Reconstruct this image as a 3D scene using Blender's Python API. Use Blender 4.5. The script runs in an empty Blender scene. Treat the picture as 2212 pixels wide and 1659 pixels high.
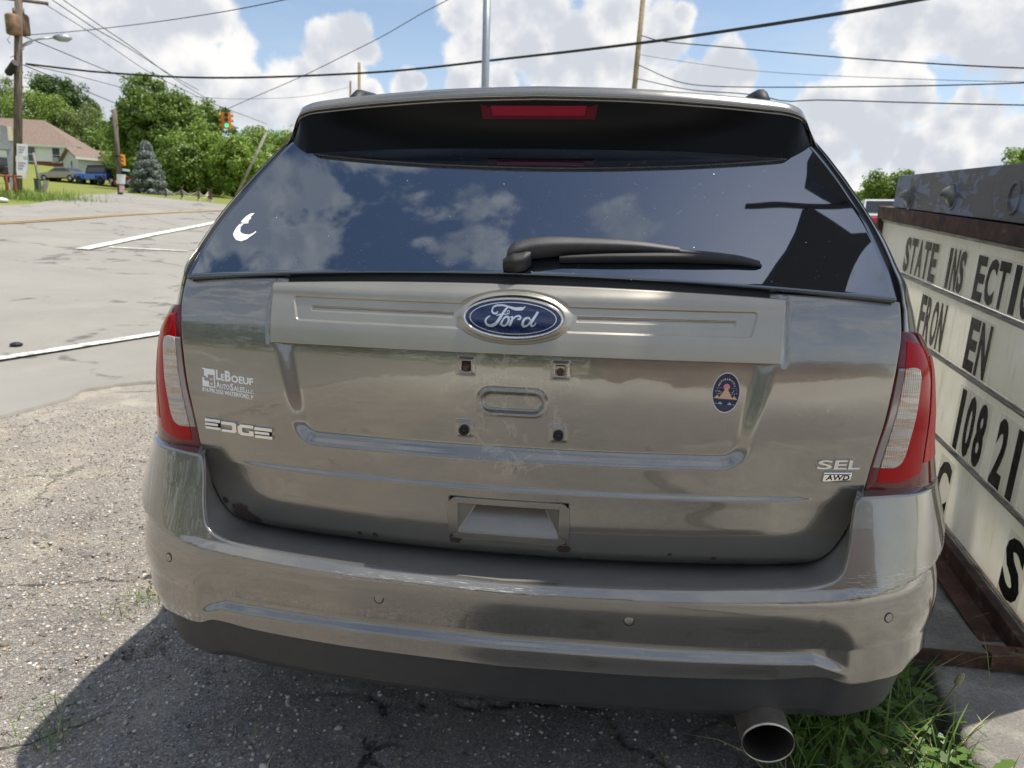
import bpy, bmesh, math, random
import numpy as np
from mathutils import Matrix, Vector
random.seed(7); rng = np.random.default_rng(7)
S = bpy.context.scene; COL = S.collection
# ------------------------------------------------------------------ camera
CAM = np.array([0.17160117, -1.29435507, 1.29057733]); FPX = 1547.862744
def rot3(yaw, pitch, roll):
    cy, sy, cp, sp, cr, sr = math.cos(yaw), math.sin(yaw), math.cos(pitch), math.sin(pitch), math.cos(roll), math.sin(roll)
    f = np.array([-sy*cp, cy*cp, sp]); r = np.array([cy, sy, 0.0]); u = np.cross(r, f)
    return cr*r + sr*u, cr*u - sr*r, f
CR, CU, CF = rot3(*[math.radians(a) for a in (7.10718125, -11.25568087, 1.42699862)])
cam = bpy.data.objects.new('camera', bpy.data.cameras.new('camera')); COL.objects.link(cam)
cam.matrix_world = Matrix(((CR[0], CU[0], -CF[0], CAM[0]), (CR[1], CU[1], -CF[1], CAM[1]), (CR[2], CU[2], -CF[2], CAM[2]), (0, 0, 0, 1)))
cam.data.sensor_fit = 'HORIZONTAL'; cam.data.sensor_width = 36.0; cam.data.lens = 36*FPX/2212
cam.data.clip_start = 0.05; cam.data.clip_end = 3000
cam.data.dof.use_dof = True; cam.data.dof.focus_distance = 1.5; cam.data.dof.aperture_fstop = 7.5
S.camera = cam
def ray(px, py):
    """direction of sight for a point measured on the photograph (2212 x 1659 scale), used to survey where things stand"""
    return CF + CR*(px-1106)/FPX + CU*(829.5-py)/FPX
def at(px, py, D):
    """point on that line of sight at horizontal distance D"""
    d = ray(px, py); return CAM + d*D/math.hypot(d[0], d[1])
# ------------------------------------------------------------------ light
SUN = np.array([0.37, 0.10, 1.0]); SUN /= np.linalg.norm(SUN)
sun = bpy.data.objects.new('sun', bpy.data.lights.new('sun', 'SUN')); COL.objects.link(sun)
sun.data.energy = 3.9; sun.data.angle = math.radians(0.53); sun.data.color = (1.0, 0.95, 0.87)
sun.rotation_euler = Vector(SUN).to_track_quat('Z', 'Y').to_euler(); sun.location = (4, 1, 12)
S.view_settings.view_transform = 'Standard'; S.view_settings.look = 'None'
S.view_settings.exposure = 0.42; S.view_settings.gamma = 1.0; S.view_settings.use_curve_mapping = False
# ------------------------------------------------------------------ node helper
class NT:
    def __init__(s, tree): s.t = tree; s.n = tree.nodes; s.l = tree.links
    def new(s, ty, **kw):
        nd = s.n.new(ty)
        for k, v in kw.items():
            if k.startswith('i_'): s.put(nd, k[2:].replace('_', ' '), v)
            elif k[0] == 'k' and k[1:].isdigit(): s.put(nd, int(k[1:]), v)
            else: setattr(nd, k, v)
        return nd
    def put(s, nd, key, v):
        sk = nd.inputs[key]
        if hasattr(v, 'is_output'): s.l.new(v, sk)
        elif hasattr(v, 'outputs'): s.l.new(v.outputs[0], sk)
        else:
            if sk.type == 'RGBA' and len(v) == 3: v = (*v, 1)
            sk.default_value = v
    def m(s, op, a, b=0.0, c=0.0, clamp=False):
        nd = s.n.new('ShaderNodeMath'); nd.operation = op; nd.use_clamp = clamp
        s.put(nd, 0, a); s.put(nd, 1, b); s.put(nd, 2, c); return nd.outputs[0]
    def vm(s, op, a, b=(0, 0, 0)):
        nd = s.n.new('ShaderNodeVectorMath'); nd.operation = op; s.put(nd, 0, a); s.put(nd, 1, b)
        return nd.outputs['Value'] if op in ('DOT_PRODUCT', 'LENGTH', 'DISTANCE') else nd.outputs[0]
    def mix(s, f, a, b):
        nd = s.n.new('ShaderNodeMix'); nd.data_type = 'RGBA'; s.put(nd, 0, f); s.put(nd, 6, a); s.put(nd, 7, b); return nd.outputs[2]
    def ss(s, x, lo, hi):
        nd = s.n.new('ShaderNodeMapRange'); nd.interpolation_type = 'SMOOTHSTEP'; s.put(nd, 0, x); s.put(nd, 1, lo); s.put(nd, 2, hi); return nd.outputs[0]
    def noise(s, v, scale, det=3, rough=.55, dist=0.0):
        nd = s.n.new('ShaderNodeTexNoise'); s.put(nd, 'Vector', v); s.put(nd, 'Scale', scale); s.put(nd, 'Detail', det); s.put(nd, 'Roughness', rough); s.put(nd, 'Distortion', dist); return nd.outputs[0]
    def voro(s, v, scale, feat='F1', out=0):
        nd = s.n.new('ShaderNodeTexVoronoi'); nd.feature = feat; s.put(nd, 'Vector', v); s.put(nd, 'Scale', scale); return nd.outputs[out]
    def ramp(s, f, stops):
        nd = s.n.new('ShaderNodeValToRGB'); cr = nd.color_ramp
        while len(cr.elements) < len(stops): cr.elements.new(.5)
        for e, (p, c) in zip(cr.elements, stops): e.position = p; e.color = (*c, 1)
        s.put(nd, 0, f); return nd.outputs[0]
    def sep(s, v):
        nd = s.n.new('ShaderNodeSeparateXYZ'); s.put(nd, 0, v); return nd.outputs
    def bump(s, h, dist, strength=1.0, normal=None):
        nd = s.n.new('ShaderNodeBump'); s.put(nd, 'Height', h); s.put(nd, 'Distance', dist); s.put(nd, 'Strength', strength)
        if normal is not None: s.put(nd, 'Normal', normal)
        return nd.outputs[0]
# ------------------------------------------------------------------ sky
W = bpy.data.worlds.new('World'); S.world = W; W.use_nodes = True
wn = NT(W.node_tree); wn.n.clear()
sky = wn.new('ShaderNodeTexSky', sky_type='NISHITA', sun_disc=False, sun_elevation=math.asin(SUN[2]), sun_rotation=math.atan2(SUN[0], SUN[1]), altitude=300.0, air_density=1.0, dust_density=0.6, ozone_density=1.5)
dirv = wn.new('ShaderNodeTexCoord').outputs['Generated']
dz = wn.sep(dirv)[2]
puffs = [(380,30,70),(445,55,55),(300,85,85),(505,120,45),(535,160,34),(430,140,75),(210,110,95),(70,110,100),(120,30,60),(30,50,60),(330,160,70),(230,200,110),(90,190,100),
 (765,70,38),(728,95,48),(700,135,45),(655,165,38),(782,105,32),(620,195,60),(735,160,50),(540,215,50),(800,196,22),(880,186,30),(905,176,16),
 (985,25,40),(1085,45,50),(1180,35,55),(1230,80,50),(1140,90,45),(1000,115,40),(1440,70,48),(1475,40,28),(1400,110,60),(1300,120,60),(1330,40,60),(1390,160,55),(1200,165,45),(1270,150,50),(1480,180,40),
 (1568,128,36),(1590,165,40),(1545,180,40),(1500,190,30),
 (1900,60,60),(1960,25,80),(2060,20,90),(2160,40,95),(2240,90,90),(1880,135,45),(1935,120,50),(1965,190,42),(1930,215,50),(1850,225,40),(1790,250,60),(1990,230,35),(1880,280,60),(1800,330,50),(2090,210,22),(2075,245,34),(2040,275,42),(2120,280,55),(2180,300,46),(1975,310,28),(2060,330,50),(2150,360,70),(1950,365,35),(1890,335,40),(1840,385,50),
 (1000,175,30),(1080,185,28),(560,250,40),(640,255,40)]
field = None
for px, py, rr in puffs:
    d = ray(px, py); d = d/np.linalg.norm(d)
    e = wn.m('MULTIPLY_ADD', wn.vm('DISTANCE', dirv, tuple(d)), -FPX/(rr*1.12), 1.0)
    field = e if field is None else wn.m('SMOOTH_MAX', field, e, .12)
def cl_noise(off):
    v = wn.vm('ADD', dirv, off); a = wn.noise(v, 8.5, 10, .60)
    b = wn.new('ShaderNodeTexVoronoi'); wn.put(b, 'Vector', v); b.inputs['Scale'].default_value = 21.0; b.inputs['Detail'].default_value = 4.0; b.inputs['Roughness'].default_value = .6; b.normalize = True
    return wn.m('ADD', wn.m('MULTIPLY', wn.m('SUBTRACT', a, .5), 2.3), wn.m('MULTIPLY', wn.m('SUBTRACT', .40, b.outputs[0]), 1.5))
n0 = cl_noise((0, 0, 0)); n1 = cl_noise(tuple(SUN*0.016))
# clouds over the rest of the sky: a broken cumulus layer
lay = wn.new('ShaderNodeVectorMath', operation='DIVIDE'); wn.put(lay, 0, dirv)
dzc = wn.m('MAXIMUM', wn.m('ADD', dz, .12), .05); cmb = wn.new('ShaderNodeCombineXYZ'); [wn.put(cmb, i, dzc) for i in range(3)]; wn.put(lay, 1, cmb)
g = wn.m('SUBTRACT', wn.noise(wn.vm('MULTIPLY', wn.vm('ADD', lay, (3.7, 1.3, .4)), (1.0, 2.3, 1.0)), 4.2, 9, .57, .15), .480)
infr = wn.ss(wn.vm('DOT_PRODUCT', dirv, tuple(ray(1106, 300)/np.linalg.norm(ray(1106, 300)))), .70, .80)
outf = wn.m('SUBTRACT', wn.m('MULTIPLY', g, 7.0), wn.m('MULTIPLY', infr, 3.0))
dens_f = wn.m('ADD', field, wn.m('MULTIPLY', n0, .85))
dens = wn.m('MAXIMUM', wn.m('MULTIPLY', dens_f, wn.m('ADD', 0.0, infr)), outf)
alpha = wn.m('MAXIMUM', wn.m('MULTIPLY', wn.ss(dens_f, -.02, .34), infr), wn.m('MULTIPLY', wn.ss(outf, -.05, .6), .92))
sh0 = wn.noise(dirv, 11.0, 4, .55); sh1 = wn.noise(wn.vm('ADD', dirv, tuple(SUN*.035)), 11.0, 4, .55)
lit = wn.ss(wn.m('ADD', wn.m('ADD', wn.m('MULTIPLY', wn.m('SUBTRACT', sh0, sh1), 2.6), wn.m('MULTIPLY', wn.m('SUBTRACT', n0, n1), .25)), wn.m('MULTIPLY', wn.m('SUBTRACT', .45, dens), .55)), -.42, .42)
ccol = wn.mix(lit, (4.9, 5.15, 5.65), (7.6, 7.5, 7.35))
base = wn.mix(wn.ss(dz, .0, .5), wn.vm('MULTIPLY', sky, (1.35, 1.30, 1.22)), wn.vm('MULTIPLY', sky, (1.25, 1.22, 1.15)))
veil = wn.m('MULTIPLY', wn.ss(wn.noise(lay, 1.6, 5, .6, .6), .45, .75), .34)
base = wn.mix(wn.m('MULTIPLY', wn.ss(dz, .40, -.02), .42), base, (5.6, 6.1, 6.8))
base = wn.mix(wn.m('MULTIPLY', veil, wn.ss(dz, .95, .6)), base, (5.2, 5.6, 6.3))
bg = wn.new('ShaderNodeBackground'); wn.put(bg, 'Color', wn.mix(alpha, base, ccol)); bg.inputs['Strength'].default_value = .1
wo = wn.new('ShaderNodeOutputWorld'); wn.l.new(bg.outputs[0], wo.inputs[0])
W.cycles.sampling_method = 'MANUAL'; W.cycles.sample_map_resolution = 512
# ------------------------------------------------------------------ materials
def mk(name, base, rough=.6, metal=0.0, spec=.5, coat=0.0, coat_rough=.03, fn=None, **kw):
    m = bpy.data.materials.new(name); m.use_nodes = True; t = NT(m.node_tree)
    b = t.n['Principled BSDF']
    t.put(b, 'Base Color', base); t.put(b, 'Roughness', rough); t.put(b, 'Metallic', metal); t.put(b, 'Specular IOR Level', spec)
    t.put(b, 'Coat Weight', coat); t.put(b, 'Coat Roughness', coat_rough)
    for k, v in kw.items(): t.put(b, k.replace('_', ' '), v)
    if fn: fn(t, b, t.new('ShaderNodeTexCoord').outputs['Object'])
    return m
def var(scale, amt, bump=0.0, bscale=None, tint=None):
    """noise variation of the base colour (and optional fine relief)"""
    def fn(t, b, co):
        c = tuple(b.inputs['Base Color'].default_value)[:3]
        n = t.noise(co, scale, 6, .62)
        lo = tuple(x*(1-amt) for x in c); hi = tuple(min(1, x*(1+amt)) for x in (tint or c))
        t.put(b, 'Base Color', t.mix(t.ss(n, .3, .7), lo, hi))
        if bump: t.put(b, 'Normal', t.bump(t.noise(co, bscale or scale*4, 5, .6), bump))
    return fn
# ------------------------------------------------------------------ object helpers
def link(name, me, mat=None, parent=None, label=None, cat=None, group=None, kind=None, loc=None):
    o = bpy.data.objects.new(name, me); COL.objects.link(o)
    if mat is not None:
        for mm in (mat if isinstance(mat, (list, tuple)) else [mat]): me.materials.append(mm)
    if parent is not None:
        o.parent = parent
    for k, v in (('label', label), ('category', cat), ('group', group), ('kind', kind)):
        if v: o[k] = v
    if loc is not None: o.location = loc
    return o
def mesh(verts, faces, smooth=False, mats=None):
    me = bpy.data.meshes.new('m'); me.from_pydata([tuple(map(float, v)) for v in verts], [], [tuple(f) for f in faces])
    if mats is not None: me.polygons.foreach_set('material_index', mats)
    if smooth: me.polygons.foreach_set('use_smooth', [True]*len(me.polygons))
    me.update(); return me
def npmesh(V, F, smooth=False):
    """V (n,3), F (m,k) arrays, all faces with k corners"""
    V = np.asarray(V, np.float32); F = np.asarray(F, np.int32); k = F.shape[1]
    me = bpy.data.meshes.new('m'); me.vertices.add(len(V)); me.vertices.foreach_set('co', V.ravel())
    me.loops.add(F.size); me.loops.foreach_set('vertex_index', F.ravel()); me.polygons.add(len(F))
    me.polygons.foreach_set('loop_start', np.arange(0, F.size, k, dtype=np.int32)); me.polygons.foreach_set('loop_total', np.full(len(F), k, np.int32))
    if smooth: me.polygons.foreach_set('use_smooth', np.ones(len(F), bool))
    me.update(calc_edges=True); me.validate(); return me
def gfaces(n, m, flip=False, wrap=False):
    i, j = np.meshgrid(np.arange(n-1), np.arange(m if wrap else m-1), indexing='ij'); a = i*m+j; b = i*m+(j+1) % m; c = (i+1)*m+(j+1) % m; d = (i+1)*m+j
    F = np.stack([a, b, c, d], -1).reshape(-1, 4)
    return F[:, ::-1] if flip else F
def gmesh(P, flip=False, smooth=True, wrap=False):
    P = np.asarray(P, float); n, m = P.shape[:2]; return npmesh(P.reshape(-1, 3), gfaces(n, m, flip, wrap), smooth)
def pad(P, back=(0, .02, 0), w=.002):
    """folds a panel's rim back so that the sheet has a rounded edge and a visible thickness"""
    back = np.array(back, float)
    def ext(P):
        a = P[0]-P[1]; a /= np.linalg.norm(a, axis=-1, keepdims=True)+1e-9; b = P[-1]-P[-2]; b /= np.linalg.norm(b, axis=-1, keepdims=True)+1e-9
        return np.concatenate([(P[0]+a*w+back)[None], (P[0]+a*w+back*.12)[None], (P[0]+a*w*.5+back*.02)[None], P, (P[-1]+b*w*.5+back*.02)[None], (P[-1]+b*w+back*.12)[None], (P[-1]+b*w+back)[None]])
    return ext(ext(P).swapaxes(0, 1)).swapaxes(0, 1)
def box_v(x0, x1, y0, y1, z0, z1): return [(x0, y0, z0), (x1, y0, z0), (x1, y1, z0), (x0, y1, z0), (x0, y0, z1), (x1, y0, z1), (x1, y1, z1), (x0, y1, z1)]
BOXF = [(0, 3, 2, 1), (4, 5, 6, 7), (0, 1, 5, 4), (1, 2, 6, 5), (2, 3, 7, 6), (3, 0, 4, 7)]
class MB:
    """collects boxes, tubes and polygons that make ONE part"""
    def __init__(s): s.v = []; s.f = []; s.mi = []; s.cur = 0
    def add(s, v, f):
        o = len(s.v); s.v += [tuple(map(float, p)) for p in v]; s.f += [tuple(i+o for i in q) for q in f]; s.mi += [s.cur]*len(f); return s
    def box(s, x0, x1, y0, y1, z0, z1): return s.add(box_v(x0, x1, y0, y1, z0, z1), BOXF)
    def obox(s, c, ax, ay, az):
        c, ax, ay, az = map(np.array, (c, ax, ay, az)); return s.add([c+sx*ax+sy*ay+sz*az for sz in (-1, 1) for sx, sy in ((-1, -1), (1, -1), (1, 1), (-1, 1))], BOXF)
    def tube(s, pts, r, n=8, cap=True):
        pts = [np.array(p, float) for p in pts]; rs = r if isinstance(r, (list, tuple, np.ndarray)) else [r]*len(pts); V = []; up = np.array([.0, .0, 1.0])
        for i, p in enumerate(pts):
            t = pts[min(i+1, len(pts)-1)]-pts[max(i-1, 0)]; t = t/(np.linalg.norm(t)+1e-12)
            ref = up if abs(t[2]) < .95 else np.array([0, 1.0, 0]); a = np.cross(t, ref); a /= np.linalg.norm(a); b = np.cross(a, t)
            V += [p+rs[i]*(a*math.cos(2*math.pi*k/n)+b*math.sin(2*math.pi*k/n)) for k in range(n)]
        F = [(i*n+k, i*n+(k+1) % n, (i+1)*n+(k+1) % n, (i+1)*n+k) for i in range(len(pts)-1) for k in range(n)]
        if cap: F += [tuple(range(n))[::-1], tuple((len(pts)-1)*n+k for k in range(n))]
        return s.add(V, F)
    def lathe(s, prof, c=(0, 0, 0), axis=2, n=24, cap=False):
        V = []
        for r, h in prof:
            for k in range(n):
                a = 2*math.pi*k/n; q = [r*math.cos(a), r*math.sin(a), h]
                if axis == 1: q = [q[0], q[2], q[1]]
                if axis == 0: q = [q[2], q[0], q[1]]
                V.append(np.array(q)+np.array(c))
        F = [(i*n+k, i*n+(k+1) % n, (i+1)*n+(k+1) % n, (i+1)*n+k) for i in range(len(prof)-1) for k in range(n)]
        if cap: F += [tuple(range(n)), tuple((len(prof)-1)*n+k for k in range(n))]
        return s.add(V, F)
    def prism(s, poly, fn0, fn1):
        """polygon (list of 2-D points) between the maps fn0 and fn1"""
        n = len(poly); return s.add([fn0(*p) for p in poly]+[fn1(*p) for p in poly], [tuple(range(n)), tuple(range(n, 2*n))[::-1]]+[(i, i+n, (i+1) % n+n, (i+1) % n) for i in range(n)])
    def build(s, name, mat, parent=None, smooth=False, **kw): return link(name, mesh(s.v, s.f, smooth, s.mi if isinstance(mat, (list, tuple)) else None), mat, parent, **kw)
def empty(name, loc, label=None, cat=None, group=None, rz=0.0):
    o = bpy.data.objects.new(name, None); COL.objects.link(o); o.location = tuple(map(float, loc)); o.rotation_euler.z = rz; o.empty_display_size = .2
    for k, v in (('label', label), ('category', cat), ('group', group)):
        if v: o[k] = v
    return o
def smooth_angle(o, deg=35):
    me = o.data; me.polygons.foreach_set('use_smooth', [True]*len(me.polygons)); me.set_sharp_from_angle(angle=math.radians(deg)); return o
def bevel(o, w, seg=2):
    md = o.modifiers.new('bevel', 'BEVEL'); md.width = w; md.segments = seg; md.limit_method = 'ANGLE'; return o
def interp(x, xs, ys):
    """monotone cubic (pchip) interpolation"""
    x = np.asarray(x, float); xs = np.asarray(xs, float); ys = np.asarray(ys, float); h = np.diff(xs); d = np.diff(ys)/h
    m = np.zeros_like(ys); m[0], m[-1] = d[0], d[-1]
    for i in range(1, len(xs)-1):
        if d[i-1]*d[i] > 0: w1 = 2*h[i]+h[i-1]; w2 = h[i]+2*h[i-1]; m[i] = (w1+w2)/(w1/d[i-1]+w2/d[i])
    xc = np.clip(x, xs[0], xs[-1]); k = np.clip(np.searchsorted(xs, xc)-1, 0, len(xs)-2); t = (xc-xs[k])/h[k]
    return (2*t**3-3*t**2+1)*ys[k]+(t**3-2*t**2+t)*h[k]*m[k]+(-2*t**3+3*t**2)*ys[k+1]+(t**3-t**2)*h[k]*m[k+1]
def sst(x, lo, hi): t = np.clip((np.asarray(x, float)-lo)/(hi-lo), 0, 1); return t*t*(3-2*t)
def poly_resample(pts, n):
    pts = np.asarray(pts, float); s = np.r_[0, np.cumsum(np.linalg.norm(np.diff(pts, axis=0), axis=1))]; u = np.linspace(0, s[-1], n)
    return np.stack([interp(u, s, pts[:, k]) for k in range(pts.shape[1])], -1)
def coons(Bt, Tp, Lf, Rt):
    """Bt,Tp (m,2) left->right, Lf,Rt (n,2) bottom->top -> (n,m,2)"""
    n, m = len(Lf), len(Bt); u = np.linspace(0, 1, m)[None, :, None]; v = np.linspace(0, 1, n)[:, None, None]
    return (1-v)*Bt[None]+v*Tp[None]+(1-u)*Lf[:, None]+u*Rt[:, None]-((1-u)*(1-v)*Bt[0]+u*(1-v)*Bt[-1]+(1-u)*v*Tp[0]+u*v*Tp[-1])
def text_geo(s, bold=0.0, space=1.0):
    cu = bpy.data.curves.new('t', 'FONT'); cu.body = s; cu.offset = bold; cu.space_character = space; cu.resolution_u = 3; cu.fill_mode = 'FRONT'
    o = bpy.data.objects.new('t', cu); COL.objects.link(o); dg = bpy.context.evaluated_depsgraph_get(); dg.update()
    me = bpy.data.meshes.new_from_object(o.evaluated_get(dg)); V = np.array([tuple(v.co) for v in me.vertices]).reshape(-1, 3)[:, :2]; F = [tuple(p.vertices) for p in me.polygons]
    bpy.data.objects.remove(o); bpy.data.curves.remove(cu); bpy.data.meshes.remove(me); return V, F
def fit_text(s, x0, x1, z0, z1, fn, th=.0006, bold=0.0, space=1.0, skew=0.0, slope=0.0):
    """letters filling the box x0..x1, z0..z1, wrapped on the surface fn(x,z,lift) as thin raised letters"""
    V, F = text_geo(s, bold, space); lo, hi = V.min(0), V.max(0); q = (V-lo)/(hi-lo)
    x = x0+(x1-x0)*q[:, 0]+skew*(q[:, 1]-.5); z = z0+(z1-z0)*q[:, 1]+slope*(x-x0)
    n = len(V); top = [fn(a, b, th) for a, b in zip(x, z)]; bot = [fn(a, b, 0.0) for a, b in zip(x, z)]
    from collections import Counter
    E = Counter()
    for f in F:
        for a, b in zip(f, f[1:]+f[:1]): E[(a, b)] += 1
    side = [(a, b, b+n, a+n) for (a, b) in E if (b, a) not in E]
    return top+bot, list(F)+side
# ================================================================== THE SUV (car frame = world frame, rear bumper at y = 0)
def paint_fn(extra=None, grime=.35):
    def fn(t, b, co):
        c = tuple(b.inputs['Base Color'].default_value)[:3]
        n = t.noise(co, 5.0, 7, .68); f = t.noise(co, 900.0, 1, .5)
        col = t.mix(t.ss(n, .35, .75), tuple(x*.93 for x in c), tuple(x*1.06 for x in c))
        col = t.mix(t.m('MULTIPLY', t.ss(f, .58, .75), .35), col, (.55, .53, .48))
        sc = t.new('ShaderNodeMapping'); t.put(sc, 0, co); sc.inputs['Scale'].default_value = (2.2, 2.2, 70.0); sc.inputs['Rotation'].default_value = (0, .25, .1)
        scr = t.m('MULTIPLY', t.ss(t.noise(sc, 6.0, 4, .6), .665, .70), .30)
        dust = t.m('MULTIPLY', t.ss(t.noise(co, 2.3, 6, .7), .45, .8), grime)
        col = t.mix(dust, col, (.36, .33, .27)); col = t.mix(scr, col, (.42, .41, .39))
        rough = t.m('ADD', b.inputs['Roughness'].default_value, t.m('MULTIPLY', dust, .25))
        if extra: col, rough = extra(t, b, co, col, rough)
        t.put(b, 'Base Color', col); t.put(b, 'Roughness', rough)
        t.put(b, 'Coat Roughness', t.m('ADD', .015, t.m('MULTIPLY', t.m('ADD', dust, scr), .28)))
        wob = t.bump(t.noise(co, 5.5, 2, .5), .0022, 1.0); t.put(b, 'Normal', t.bump(f, .0004, .25, wob)); t.put(b, 'Coat Normal', t.bump(t.noise(co, 60.0, 2, .5), .00006, 1.0, wob))
    return fn
def spot(t, co, c, r, amp=.5, scale=60.0):
    """ragged round patch of wear at c"""
    d = t.vm('DISTANCE', co, c); return t.ss(t.m('ADD', t.m('DIVIDE', d, r), t.m('MULTIPLY', t.m('SUBTRACT', t.noise(co, scale, 5, .7), .5), amp*2.2)), 1.0, .72)
def rust(t, b, co, col, rough):
    X, Y, Z = t.sep(co)
    for c, r in (((-.615, .149, .674), .030), ((-.588, .152, .663), .022), ((-.112, .087, .679), .016), ((.115, .088, .675), .016), ((-.655, .152, .70), .010), ((.42, .122, .664), .007), ((.33, .107, .672), .006), ((-.29, .106, .666), .009), ((-.325, .110, .666), .007)):
        m = spot(t, co, c, r, .6, 90.0); col = t.mix(m, col, (.055, .026, .014)); rough = t.m('MAXIMUM', rough, t.m('MULTIPLY', m, .85))
    band = t.m('MULTIPLY', t.ss(Z, .672, .640), t.ss(t.noise(co, 26.0, 6, .75), .52, .66))
    col = t.mix(t.m('MULTIPLY', band, .7), col, (.15, .082, .03)); rough = t.m('MAXIMUM', rough, t.m('MULTIPLY', band, .7))
    pits = t.m('MULTIPLY', t.ss(Z, .69, .66), t.ss(t.noise(co, 160.0, 3, .6), .70, .74)); col = t.mix(pits, col, (.03, .02, .015))
    gh = t.m('MULTIPLY', t.m('MULTIPLY', t.ss(t.vm('DISTANCE', co, (0.0, .09, .965)), .17, .12), t.ss(t.noise(co, 22.0, 6, .7, 1.2), .53, .585)), .45)   # old glue and dirt where the plate sat
    col = t.mix(gh, col, (.44, .40, .34)); rough = t.m('MAXIMUM', rough, t.m('MULTIPLY', gh, .8))
    chip = t.m('ADD', spot(t, co, (.62, .12, .985), .011, .9, 160.0), spot(t, co, (.632, .12, 1.012), .009, .9, 160.0)); col = t.mix(t.m('MULTIPLY', chip, .55), col, (.62, .61, .58))
    return col, rough
def scuff(t, b, co, col, rough):
    X, Y, Z = t.sep(co)
    mp = t.new('ShaderNodeMapping'); t.put(mp, 0, co); mp.inputs['Scale'].default_value = (7.0, 7.0, 210.0); mp.inputs['Rotation'].default_value = (0, .22, 0)
    st = t.ss(t.noise(mp, 4.0, 4, .6), .54, .64)
    edge = t.m('MULTIPLY', t.ss(Z, .606, .616), t.ss(Z, .634, .622)); mid = t.m('MULTIPLY', t.ss(X, -.40, -.30), t.ss(X, .16, .06))
    cor = t.m('MULTIPLY', t.m('MULTIPLY', t.ss(X, .63, .72), t.ss(Z, .625, .645)), t.ss(Z, .69, .665))
    corl = t.m('MULTIPLY', t.ss(X, -.80, -.84), t.m('MULTIPLY', t.ss(Z, .66, .68), t.ss(Z, .80, .78)))
    low = t.m('MULTIPLY', t.m('MULTIPLY', t.ss(X, -.62, -.70), t.ss(Z, .475, .455)), t.ss(t.noise(co, 90.0, 5, .7), .52, .58))
    m = t.m('MINIMUM', t.m('ADD', t.m('MULTIPLY', st, t.m('ADD', t.m('MULTIPLY', edge, t.m('ADD', t.m('MULTIPLY', mid, .6), .05)), t.m('ADD', cor, t.m('MULTIPLY', corl, .25)))), low), .9)
    col = t.mix(m, col, (.60, .60, .59)); rough = t.m('MAXIMUM', rough, t.m('MULTIPLY', m, .8))
    blk = t.m('MULTIPLY', cor, t.m('MULTIPLY', t.ss(t.noise(mp, 7.0, 4, .7), .62, .68), .7)); col = t.mix(blk, col, (.03, .03, .03))
    return col, rough
PC = (.245, .230, .202)
M_paint = mk('suv_paint', PC, .21, .70, coat=1.0, Coat_IOR=1.8, fn=paint_fn())
M_gate = mk('suv_paint_gate', PC, .21, .70, coat=1.0, Coat_IOR=1.8, fn=paint_fn(rust))
M_bump = mk('suv_paint_bumper', PC, .21, .70, coat=1.0, Coat_IOR=1.8, fn=paint_fn(scuff))
M_satin = mk('satin_metallic_trim', (.43, .40, .34), .34, .75, coat=.25, coat_rough=.2, fn=paint_fn(grime=.2))
M_blackpl = mk('dark_textured_plastic', (.046, .046, .047), .5, fn=var(40, .07, .0003, 1500))
M_shelf = mk('bumper_step_paint', (.27, .258, .235), .45, .3, coat=.3, coat_rough=.3, fn=paint_fn(grime=.15))
M_gloss = mk('gloss_black', (.004, .004, .005), .22, spec=.12)
M_seal = mk('rubber_seal', (.012, .012, .013), .6)
M_chrome = mk('chrome', (.80, .80, .79), .06, 1.0)
M_white = mk('white_vinyl', (.90, .91, .92), .5)
def glass_fn(t, b, co):
    X, Y, Z = t.sep(co)
    sp = t.ss(t.voro(co, 210.0), .14, .07); rare = t.ss(t.noise(co, 60.0, 2, .5), .56, .66)
    fine = t.m('MULTIPLY', t.ss(t.noise(co, 1100.0, 2, .5), .62, .75), t.ss(t.noise(co, 5.0, 4, .6), .45, .75))
    big = t.m('MULTIPLY', t.ss(t.voro(co, 26.0), .045, .02), t.ss(t.noise(co, 8.0, 2, .5), .5, .6))
    m = t.m('MINIMUM', t.m('ADD', t.m('MULTIPLY', t.m('MULTIPLY', sp, rare), .5), t.m('ADD', t.m('MULTIPLY', fine, .10), t.m('MULTIPLY', big, .8))), .9)
    t.put(b, 'Base Color', t.mix(m, (.006, .007, .009), (.6, .6, .58))); t.put(b, 'Roughness', t.m('ADD', .012, t.m('MULTIPLY', m, .6)))
    t.put(b, 'Normal', t.bump(t.noise(co, 2.2, 2, .5), .0012))
M_glass = mk('privacy_glass', (.006, .007, .009), .0, spec=.5, fn=glass_fn, IOR=2.75, Specular_Tint=(.72, .84, 1.0, 1.0))
def lens_fn(scale, amt):
    def fn(t, b, co):
        X, Y, Z = t.sep(co); w = t.m('SINE', t.m('MULTIPLY', X, scale)); t.put(b, 'Normal', t.bump(w, amt))
    return fn
M_red = mk('red_lens', (.40, .0015, .005), .10, spec=.2, coat=.12, coat_rough=.01)
M_reddk = mk('dark_red_lens', (.13, .002, .010), .1, coat=.4, coat_rough=.01)
def refl_fn(t, b, co): t.put(b, 'Normal', t.bump(t.voro(co, 420.0), .0012)); t.put(b, 'Coat Normal', t.bump(t.noise(co, 3.0), .0001))
M_redrf = mk('red_reflector', (.60, .003, .006), .25, coat=.15, coat_rough=.01, fn=refl_fn)
def clear_fn(t, b, co):
    X, Y, Z = t.sep(co); band = t.noise(t.vm('MULTIPLY', co, (3.0, 3.0, 40.0)), 1.6, 4, .6)
    t.put(b, 'Base Color', t.ramp(band, [(.30, (.46, .43, .41)), (.45, (.72, .68, .64)), (.54, (.62, .44, .30)), (.60, (.80, .77, .74)), (.75, (.50, .47, .46))]))
    t.put(b, 'Normal', t.bump(t.m('SINE', t.m('MULTIPLY', X, 1500.0)), .0016))
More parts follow.
